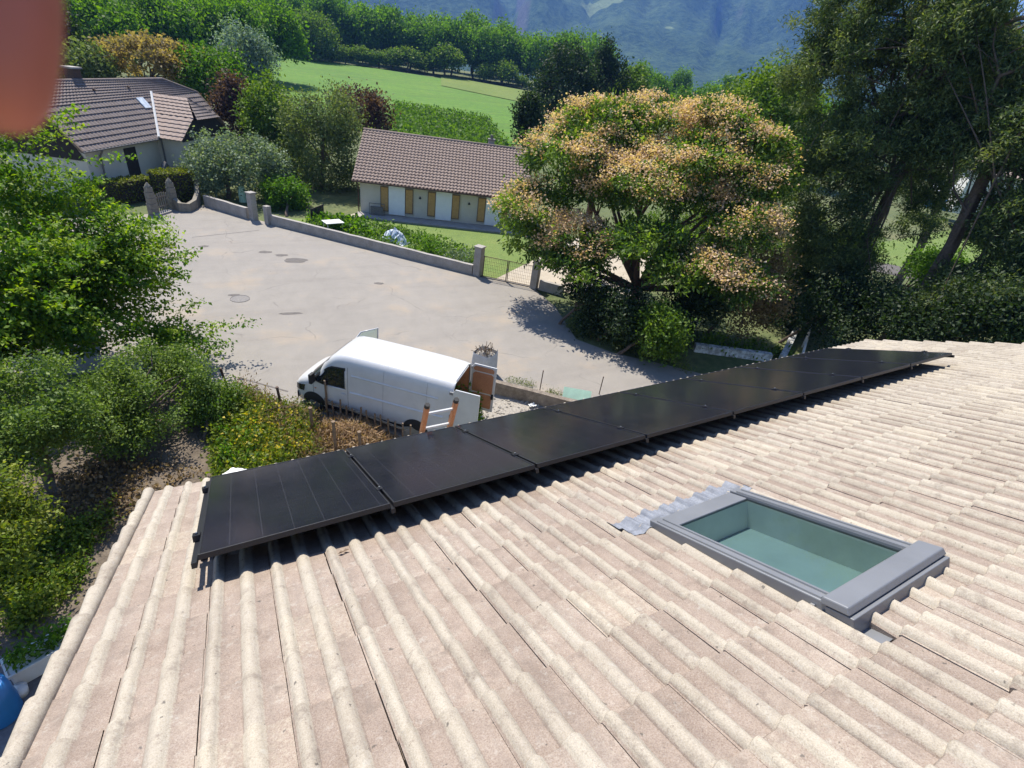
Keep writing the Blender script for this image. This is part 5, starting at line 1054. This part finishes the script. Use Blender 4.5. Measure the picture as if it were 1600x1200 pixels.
# forest row behind the field: two crowns shared by many copies
def far_tree(name, seed, mat, w_=1.0):
    e = empty(name); v, tone, K = foliage([(0, 0, 9.2, 5.0 * w_, 5.0 * w_, 6.2), (1.5, 1, 7, 3.8, 3.8, 4.2), (-2, -1, 8, 3.6, 3.6, 4.5)], 190, 34, .95, .75, .48, LM[mat], seed, gap=-.3, hollow=.5, ns=.25); mkobj('crown', leaf_mesh('crown', v, tone, LM[mat]), None, e)
    limb_mesh((0, 0, 0), (0, 0, 8.5), .32, K, np.random.default_rng(seed), 8, .5).build('trunk', M['bark'], e, True); return e
protos = [far_tree('walnut_tree', 101 + k, 'forest') for k in range(3)]; used = [False] * 3; rf = random.Random(12)
def put_far(k, px, d, h, label, group, z=None):
    e = protos[k] if not used[k] else clone(protos[k]); used[k] = True; x, y, zz = ground_at(px, d); s_ = h / 15.4; e.location = (x, y, zz); e.scale = (s_ * rf.uniform(.9, 1.15), s_ * rf.uniform(.9, 1.15), s_); e.rotation_euler.z = rf.uniform(0, 6.28); tag(e, label, 'tree', group)
for i, px in enumerate(range(512, 905, 26)): put_far(i % 3, px + rf.uniform(-6, 6), min(215, tg(px, 97 + (px - 512) * .118) + 16) + rf.uniform(-4, 6), rf.uniform(14.5, 19), 'tall rounded walnut tree in the row along the top of the field', 'walnut trees behind the field')
for i, px in enumerate(range(495, 900, 38)): put_far((i + 1) % 3, px + rf.uniform(-8, 8), min(238, tg(px, 97 + (px - 512) * .118) + 34) + rf.uniform(-4, 4), rf.uniform(16, 20), 'walnut tree standing in the second row behind the field', 'walnut trees of the second row')
for i, (px, d, h) in enumerate(((905, 165, 13), (990, 170, 11), (1035, 150, 10), (1065, 175, 11), (1110, 160, 11), (1150, 130, 11), (1185, 120, 12), (1225, 105, 12), (960, 230, 13), (1020, 250, 13), (1090, 260, 13), (1150, 270, 12), (1200, 240, 13), (1260, 150, 12), (1330, 170, 12), (1400, 160, 12))): put_far(i % 3, px, d, h, 'green tree in the wooded belt between flowering tree and mountain', 'trees of the wooded belt')
for i, (px, d) in enumerate(((60, 150), (130, 165), (250, 175), (340, 180), (420, 190), (470, 210), (20, 130), (-30, 140))): put_far(i % 3, px, d, rf.uniform(14, 18), 'green tree in the wood above the long house', 'trees of the wood above the long house')
# small fruit trees on the field edge
ft_ = empty('fruit_tree'); v, tone, K = foliage([(0, 0, 2.5, 2.1, 2.1, 1.7)], 90, 36, .42, .36, .22, LM['mid'], 121, gap=-.3, hollow=.4); mkobj('crown', leaf_mesh('crown', v, tone, LM['mid']), None, ft_); limb_mesh((0, 0, 0), (0, 0, 2.4), .12, K, np.random.default_rng(3), 6, .2).build('trunk', M['bark'], ft_, True)
rq = random.Random(77)
for i, (px, py, s_) in enumerate(((470, 93, .8), (512, 98, .9), (530, 99, .7), (548, 102, 1.0), (572, 104, 1.35), (594, 107, 1.0), (612, 109, 1.5), (634, 112, 1.7), (658, 115, 1.2), (686, 119, 2.0), (742, 127, 1.1), (768, 131, 1.5), (796, 136, 1.0))):
    e = ft_ if i == 0 else clone(ft_); e.location = ground_at(px, tg(px, py)); e.scale = (s_ * rq.uniform(1.0, 1.6), s_ * rq.uniform(1.0, 1.6), s_ * rq.uniform(.85, 1.15)); e.rotation_euler.z = i * 1.3; tag(e, 'small rounded fruit tree in the line along the upper field edge', 'tree', 'fruit trees on the field edge')
# fence posts of the orchard line are too small to tell apart; dark trees right of the field
T('dark_tree', 'dense dark tree right of the field', (832, 85, 935, 205), 92, 'dark', 131, 210, 50, (.45, .28), .62, .3, gap=-.3)
T('dark_conifer', 'dark pointed conifer above the flowering tree', (915, 105, 985, 190), 96, 'dark', 132, 140, 50, (.45, .2), .55, .25, more=[(932, 62, 955, 130), (925, 85, 965, 150)])
T('dark_tree', 'dark tree right of the pointed conifer', (960, 110, 1008, 175), 98, 'mid', 133, 100, 45, (.45, .28), .6)
T('ivy_column', 'narrow dark evergreen beside the bungalow chimney', (805, 150, 845, 235), 62, 'dark', 134, 110, 50, (.3, .18), .38, gap=-.4)
T('leafy_tree', 'mid green walnut tree between the flowering tree and the pines', (1135, 120, 1275, 230), 60, 'mid', 135, 220, 50, (.34, .22), .55, .25, gap=-.3)
# vineyard
rng = np.random.default_rng(141); rows_ = []; FAb, FBb = at(600, 215, 68)[:2], at(830, 240, 66)[:2]; dv_ = np.array([.32, .947])
for k in range(26):
    A2, B2 = FAb + dv_ * k * 1.7, FBb + dv_ * k * 1.7; n_ = 500; t = rng.random(n_); p = A2 + (B2 - A2) * t[:, None] + rng.normal(0, .22, (n_, 2)); rows_.append(np.concatenate([p, (rng.random(n_) * 1.3 + .2)[:, None]], 1))
Pv = np.concatenate(rows_); Pv[:, 2] += [tz(x, y) + .1 for x, y in Pv[:, :2]]
tag(mkobj('vineyard', leaf_mesh('vineyard', leaf_arrays(Pv, rng, .40, .30, .5), .5 + rng.normal(0, .22, len(Pv)), LM['vine'])), 'low green vine rows behind the bungalow', kind='stuff')
wallseg('retaining_wall', at(590, 214, 58), at(850, 244, 56), .4, 0, 1.3, M['tar'], 'dark retaining wall behind the bungalow roof', 'wall')
# --- the flowering tree (silk tree): flat domes of feathery leaves topped with blossom
alb = tag(empty('silk_tree', tuple(g(985, 498)[:2]) + (0,)), 'broad flowering tree covered in pale orange-pink blossom by the forecourt', 'tree'); AB = np.array(alb.location)
domes = []
for (x0, y0, x1, y1, d) in ((780, 270, 905, 400, 27.5), (815, 190, 960, 300, 29), (870, 150, 1010, 250, 31), (960, 145, 1110, 230, 32), (1060, 150, 1175, 240, 31), (1130, 190, 1228, 300, 30), (1100, 300, 1215, 420, 27), (930, 240, 1080, 340, 27.5), (1010, 200, 1160, 300, 29), (845, 330, 960, 440, 26), (940, 330, 1080, 430, 25.5), (1060, 380, 1180, 470, 25.5), (790, 330, 870, 420, 26.5), (880, 250, 1000, 350, 28.5), (1040, 270, 1150, 370, 28.5), (1120, 240, 1230, 340, 29), (900, 200, 1040, 290, 30), (850, 385, 950, 445, 24.8), (1010, 390, 1110, 460, 24.8), (1110, 410, 1200, 480, 25)):
    l = lobe_px(x0, y0, x1, y1, d); domes.append((l[0] - AB[0], l[1] - AB[1], l[2] - AB[2], l[3], l[3], l[5] * .75))
v, tone, K = foliage(domes, 820, 70, .30, .26, .10, LM['albizia'], 151, hollow=.45, gap=-.3, ns=.5, low=-.6, flat=.6, droop=.25, outw=.6, tonevar=.4); mkobj('crown', leaf_mesh('crown', v, tone, LM['albizia']), None, alb)
rng = np.random.default_rng(152); Kb, Db = crown_points([(x, y, z, a_, b_, c_ * 1.1) for i_, (x, y, z, a_, b_, c_) in enumerate(domes) if i_ not in (10, 12, 17, 18)], 1000, rng, 7, .90, -.10, .6, .0)
idx = np.repeat(np.arange(len(Kb)), 58); Pb = Kb[idx] + rng.normal(size=(len(idx), 3)) * np.array([.34, .34, .12]); vbm = leaf_arrays(Pb, rng, .105, .095, .8); mkobj('blossom', leaf_mesh('blossom', vbm, .5 + rng.normal(0, .16, len(Kb))[idx] + rng.normal(0, .22, len(idx)), LM['blossom']), None, alb)
tr3 = MB(); rng = np.random.default_rng(5)
fork = Vector((.1, .2, 1.7)); tr3.tube([(0, 0, -.15), (.05, .05, .5), (.02, .1, 1.1), fork], [.36, .30, .26, .25], 10)
for dd_ in domes:
    e_ = Vector(dd_[:3]) - Vector((0, 0, dd_[5] * .6)); m1 = fork.lerp(e_, .4) + Vector((rng.normal() * .3, rng.normal() * .3, .1)); m2 = fork.lerp(e_, .75) + Vector((rng.normal() * .3, rng.normal() * .3, .25)); tr3.tube([fork, m1, m2, e_], [.14, .10, .07, .03], 7, False)
    for q_ in range(5):
        t_ = e_ + Vector((rng.uniform(-1, 1) * dd_[3] * .8, rng.uniform(-1, 1) * dd_[4] * .8, dd_[5] * .5)); tr3.tube([m2, e_.lerp(t_, .4), t_], [.05, .035, .012], 5, False)
tr3.build('trunk', M['bark_red'], alb, True)
c = g(906, 424); st_ = tag(empty('tree_trunk', (c[0], c[1], 0)), 'straight bare trunk beside the drive under the flowering tree', 'tree')
q = MB(); q.tube([(0, 0, -.1), (-.05, 0, .8), (-.12, .05, 2.0), (-.15, .05, 3.6), (-.1, .1, 6)], [.34, .28, .26, .24, .15], 10); q.build('trunk', M['bark_red'], st_, True)
v, tone, K = foliage([(0, 0, 6.2, 2.2, 2.2, 1.6)], 60, 45, .35, .25, .12, LM['albizia'], 155); mkobj('crown', leaf_mesh('crown', v, tone, LM['albizia']), None, st_)
# dark shrubs below it
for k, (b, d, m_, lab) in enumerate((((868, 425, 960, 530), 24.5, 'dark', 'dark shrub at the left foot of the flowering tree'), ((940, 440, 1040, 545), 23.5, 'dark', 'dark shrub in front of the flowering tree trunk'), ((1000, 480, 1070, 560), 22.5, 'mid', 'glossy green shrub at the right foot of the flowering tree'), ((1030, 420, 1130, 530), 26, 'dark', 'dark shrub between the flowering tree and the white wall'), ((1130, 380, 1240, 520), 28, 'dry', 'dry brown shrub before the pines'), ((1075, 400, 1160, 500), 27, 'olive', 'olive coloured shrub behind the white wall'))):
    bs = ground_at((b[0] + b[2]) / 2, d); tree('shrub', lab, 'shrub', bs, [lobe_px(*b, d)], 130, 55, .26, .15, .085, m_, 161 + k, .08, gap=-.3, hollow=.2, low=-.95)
# --- pines on the right
def pine(px, d, h, label, seed, spread, lobes_px):
    bs = ground_at(px, d); e = tag(empty('pine_tree', bs), label, 'tree'); lb = [lobe_px(*b, d + dd) for b, dd in lobes_px]; lb = [(l[0] - bs[0], l[1] - bs[1], l[2] - bs[2], l[3], l[3], l[5]) for l in lb]
    v, tone, K = foliage(lb, int(spread * 3.0), 90, .23, .19, .05, LM['pine'], seed, hollow=.12, gap=-.1, ns=.75, low=-.9, flat=.75, up=.2, tonevar=.42); mkobj('crown', leaf_mesh('crown', v, tone, LM['pine']), None, e)
    limb_mesh((0, 0, 0), (.3, .3, h), .30, K, np.random.default_rng(seed), 26, .35).build('trunk', M['bark'], e, True)
pine(1392, 34, 19, 'tall pine tree with bare lower trunk behind the roof', 171, 620, [((1225, -20, 1400, 200), 0), ((1290, -120, 1480, 150), 1), ((1215, 170, 1400, 330), -1), ((1330, 120, 1520, 300), 0), ((1240, 280, 1370, 430), -1.5), ((1400, 40, 1540, 200), 2), ((1225, 60, 1290, 140), .5), ((1290, 390, 1390, 470), -1), ((1420, 260, 1500, 340), 1), ((1395, 330, 1470, 380), 3), ((1240, 400, 1330, 500), -2), ((1330, 440, 1420, 520), -3), ((1225, 330, 1300, 430), -1)])
pine(1530, 31, 20, 'pine tree at the right edge of the view', 172, 520, [((1440, -60, 1555, 160), 1), ((1520, 110, 1700, 300), 0), ((1560, 60, 1680, 170), 1), ((1560, 280, 1720, 430), -1), ((1440, 160, 1560, 260), 2), ((1540, 400, 1700, 500), -1), ((1490, 20, 1600, 110), 3), ((1500, 300, 1600, 400), 1), ((1470, 400, 1560, 470), 0), ((1440, 440, 1540, 520), -2), ((1540, 440, 1660, 530), -3)])
pine(1480, 52, 19, 'farther pine tree between the two near pines', 173, 260, [((1420, 60, 1600, 260), 2), ((1380, 250, 1460, 330), 0), ((1540, 300, 1620, 380), 0)])
for k, (b, d, m_, lab) in enumerate((((1250, 430, 1400, 545), 30, 'dark', 'dark undergrowth hedge behind the far roof verge, left of the pine trunk'), ((1380, 450, 1520, 548), 29, 'dark', 'dark undergrowth below the two pines'), ((1490, 430, 1660, 545), 28, 'dark', 'dark undergrowth at the right edge behind the roof'), ((1430, 395, 1500, 440), 38, 'fresh', 'sunlit green bush beyond the pine trunk'), ((1540, 330, 1610, 400), 44, 'fresh', 'sunlit green bush before the right hand house'), ((1300, 360, 1370, 420), 44, 'mid', 'green bush left of the pine trunk'))):  # dark undergrowth: shade below the pines is put into the leaf colour
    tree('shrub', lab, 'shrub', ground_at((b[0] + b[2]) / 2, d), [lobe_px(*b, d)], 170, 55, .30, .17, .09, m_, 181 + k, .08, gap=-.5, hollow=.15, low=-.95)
for k, (b, d, m_, lab) in enumerate((((1150, 225, 1260, 340), 42, 'mid', 'leafy green shrub behind the right side of the flowering tree'), ((1180, 320, 1290, 440), 37, 'olive', 'olive shrub between flowering tree and pine trunk'), ((1060, 300, 1180, 400), 44, 'mid', 'green shrub seen through the flowering tree'), ((1200, 430, 1290, 520), 33, 'dark', 'dark shrub beside the white handrail'), ((960, 330, 1080, 410), 46, 'mid', 'green shrub beyond the drive'))):
    tree('shrub', lab, 'shrub', ground_at((b[0] + b[2]) / 2, d), [lobe_px(*b, d)], 170, 55, .36, .20, .11, m_, 191 + k, .1, gap=-.4, hollow=.2, low=-.95)
# low white wall pieces with a leaning pipe at the end
wallseg('white_wall', g(1086, 540, .3), g(1205, 556, .3), .3, 0, .42, M['flaking_white'], 'low whitewashed wall under the dark shrubs', 'wall')
wallseg('white_wall', g(1222, 560, .3), g(1262, 480, .3), .3, 0, .5, M['flaking_white'], 'whitewashed wall running back towards the pines', 'wall')
q = MB(); A_, B_ = g(1246, 556, .9), g(1278, 470, .9); q.tube([(A_[0] + .4, A_[1], .95), (B_[0], B_[1], .95)], .06, 8); 
for t in (.05, .35, .65, .95): p = A_ + (B_ - A_) * t; q.tube([(p[0] + .4 * (1 - t), p[1], 0), (p[0] + .4 * (1 - t), p[1], .95)], .04, 6)
tag(q.build('white_handrail', M['white_metal']), 'white tubular handrail beside the whitewashed wall', 'handrail')
q = MB(); c = g(1082, 515); q.box(-.14, .14, -.14, .14, 0, 1.1); o = q.build('white_post', M['white_render'], None, False, .02); o.location = (c[0], c[1], 0); o.rotation_euler = (0, R(6), .5); tag(o, 'flaking white post among the shrubs right of the flowering tree', 'post')
patch('wall_foot_plants', 'dark leafy plants growing along the whitewashed wall', PG((1080, 548), (1210, 566), (1240, 556), (1205, 545), (1090, 525)), 170, .1, .7, .16, .09, 'mid', 30, cr=.15)
# --- house on the right, behind the pines
hr_ = tag(empty('house', (*ground_at(1605, 98)[:2], 2.2), R(-62)), 'white house with pinkish tiled roof glimpsed through the pines', 'house')
q = MB(); q.box(-7, 7, -4.5, 4.5, 0, 5.4); q.build('wall', M['white_render'], hr_)
q = MB(); q.add([(-7.6, -5.2, 5.2), (7.6, -5.2, 5.2), (7.6, 0, 8.2), (-7.6, 0, 8.2), (7.6, 5.2, 5.2), (-7.6, 5.2, 5.2)], [(0, 1, 2, 3), (3, 2, 4, 5), (0, 3, 5), (1, 4, 2)]); q.build('roof', M['tile_pink'], hr_)
for x in (-4.5, -1, 3):
    for z in (.9, 3.4): q = MB(); q.box(x, x + 1.1, -4.55, -4.45, z, z + 1.4); q.build('window', M['glass_dark'], hr_)
ve = tag(empty('veranda', (*ground_at(1482, 104)[:2], 1.2), R(-62)), 'blue and white awning in front of the right hand house', 'awning')
q = MB(); q.add([(-2.2, -1.6, 2.5), (2.2, -1.6, 2.5), (2.2, 1.6, 3.5), (-2.2, 1.6, 3.5), (-2.2, -1.6, 2.42), (2.2, -1.6, 2.42), (2.2, 1.6, 3.42), (-2.2, 1.6, 3.42)], [(0, 1, 2, 3), (7, 6, 5, 4), (0, 4, 5, 1), (1, 5, 6, 2), (2, 6, 7, 3), (3, 7, 4, 0)]); q.build('canopy', M['sheet'], ve)
for x in (-2.1, 2.1):
    for y, z in ((-1.5, 2.45), (1.5, 3.42)): q = MB(); q.tube([(x, y, 0), (x, y, z)], .05, 6); q.build('leg', M['white_metal'], ve)
q = MB(); q.box(-2, 2, -1.2, 1.3, .0, 1.3); q.build('box_seat', M['plastic_blue'], ve)
# ------------------------------------------------------------------ the photographer's fingertip at the lens
lf_ = MB()
for du, dv, s_ in ((0, 0, 1), (.03, -.01, .8)):
    lf_.add([rp(.742 + du, 1.83 + dv, NB + .036), rp(.757 + du, 1.845 + dv, NB + .052 * s_), rp(.785 + du, 1.838 + dv, NB + .044), rp(.762 + du, 1.818 + dv, NB + .05)], [(0, 1, 2, 3)])
tag(lf_.build('dry_leaf', M['old_wood']), 'curled brown dry leaf lying on the tiles below the first panels', 'leaf')
def finger():
    c = CAM + ray(-18, 40) / np.linalg.norm(ray(-18, 40)) * .062; upv = RW[1] * -1; rt_ = RW[0]; fw = RW[2]
    tip = CAM + (ray(-58, 120)) * .046; tip2 = CAM + ray(-75, 190) * .046; k1 = CAM + ray(-52, -150) * .046; k2 = tip + (k1 - tip) * 2.0 - rt_ * .006 - fw * .012; k3 = k2 + (k1 - tip) * 1.1 - rt_ * .02 - fw * .035
    palm = k3 - rt_ * .045 - fw * .05 - upv * .02; wrist = palm - rt_ * .03 - fw * .07 - upv * .07; arm = wrist - rt_ * .03 - fw * .16 - upv * .18
    V = [palm, k3, k2, k1, tip, wrist, arm, tip2]; E = [(0, 1), (1, 2), (2, 3), (3, 4), (0, 5), (5, 6), (4, 7)]; Rd = [.030, .0105, .0092, .0082, .0076, .026, .034, .0052]
    side = fw * -1
    for j, (off, ln) in enumerate(((.020, .9), (.038, .85), (.054, .7))):
        b = palm + (k3 - palm) * .8 - rt_ * off * .9 - upv * off * .25; m1 = b + (upv * .55 + fw * .25 - rt_ * .1) * .042 * ln; m2 = m1 + (fw * .5 - upv * .65) * .026 * ln; m3 = m2 + (-upv * .8 - fw * .45) * .020 * ln; n0 = len(V); V += [b, m1, m2, m3]; E += [(0, n0), (n0, n0 + 1), (n0 + 1, n0 + 2), (n0 + 2, n0 + 3)]; Rd += [.0105, .0092, .0083, .0074]
    b = palm + fw * .03 - upv * .018; m1 = b + (fw * .6 - upv * .3 - rt_ * .35) * .035; m2 = m1 + (fw * .7 + upv * .1 - rt_ * .3) * .028; n0 = len(V); V += [b, m1, m2]; E += [(0, n0), (n0, n0 + 1), (n0 + 1, n0 + 2)]; Rd += [.013, .0105, .0085]
    me = bpy.data.meshes.new('person'); me.from_pydata([tuple(p - CAM) for p in V], E, []); o = mkobj('person', me, M['skin']); o.location = CAM
    s_ = o.modifiers.new('skin', 'SKIN'); s_.use_smooth_shade = True
    for i, sv2 in enumerate(me.skin_vertices[0].data): sv2.radius = (Rd[i], Rd[i]); sv2.use_root = (i == 0)
    sb = o.modifiers.new('sub', 'SUBSURF'); sb.levels = 2; sb.render_levels = 3
    tag(o, "photographer's hand with one blurred fingertip over the top left corner", 'person')
finger()
# ------------------------------------------------------------------ haze
hz = MB(); hz.box(-1900, 5300, -800, 5300, -60, 1450); ho = hz.build('haze', None); ho['kind'] = 'stuff'; ho['label'] = 'thin blue valley haze in front of the mountain'
hm = bpy.data.materials.new('haze'); hm.use_nodes = True; n = hm.node_tree; n.nodes.clear(); out = n.nodes.new('ShaderNodeOutputMaterial'); pv = n.nodes.new('ShaderNodeVolumePrincipled'); pv.inputs['Color'].default_value = (.15, .36, 1.0, 1); pv.inputs['Density'].default_value = .0002; pv.inputs['Anisotropy'].default_value = .2; n.links.new(pv.outputs[0], out.inputs['Volume']); ho.data.materials.append(hm)
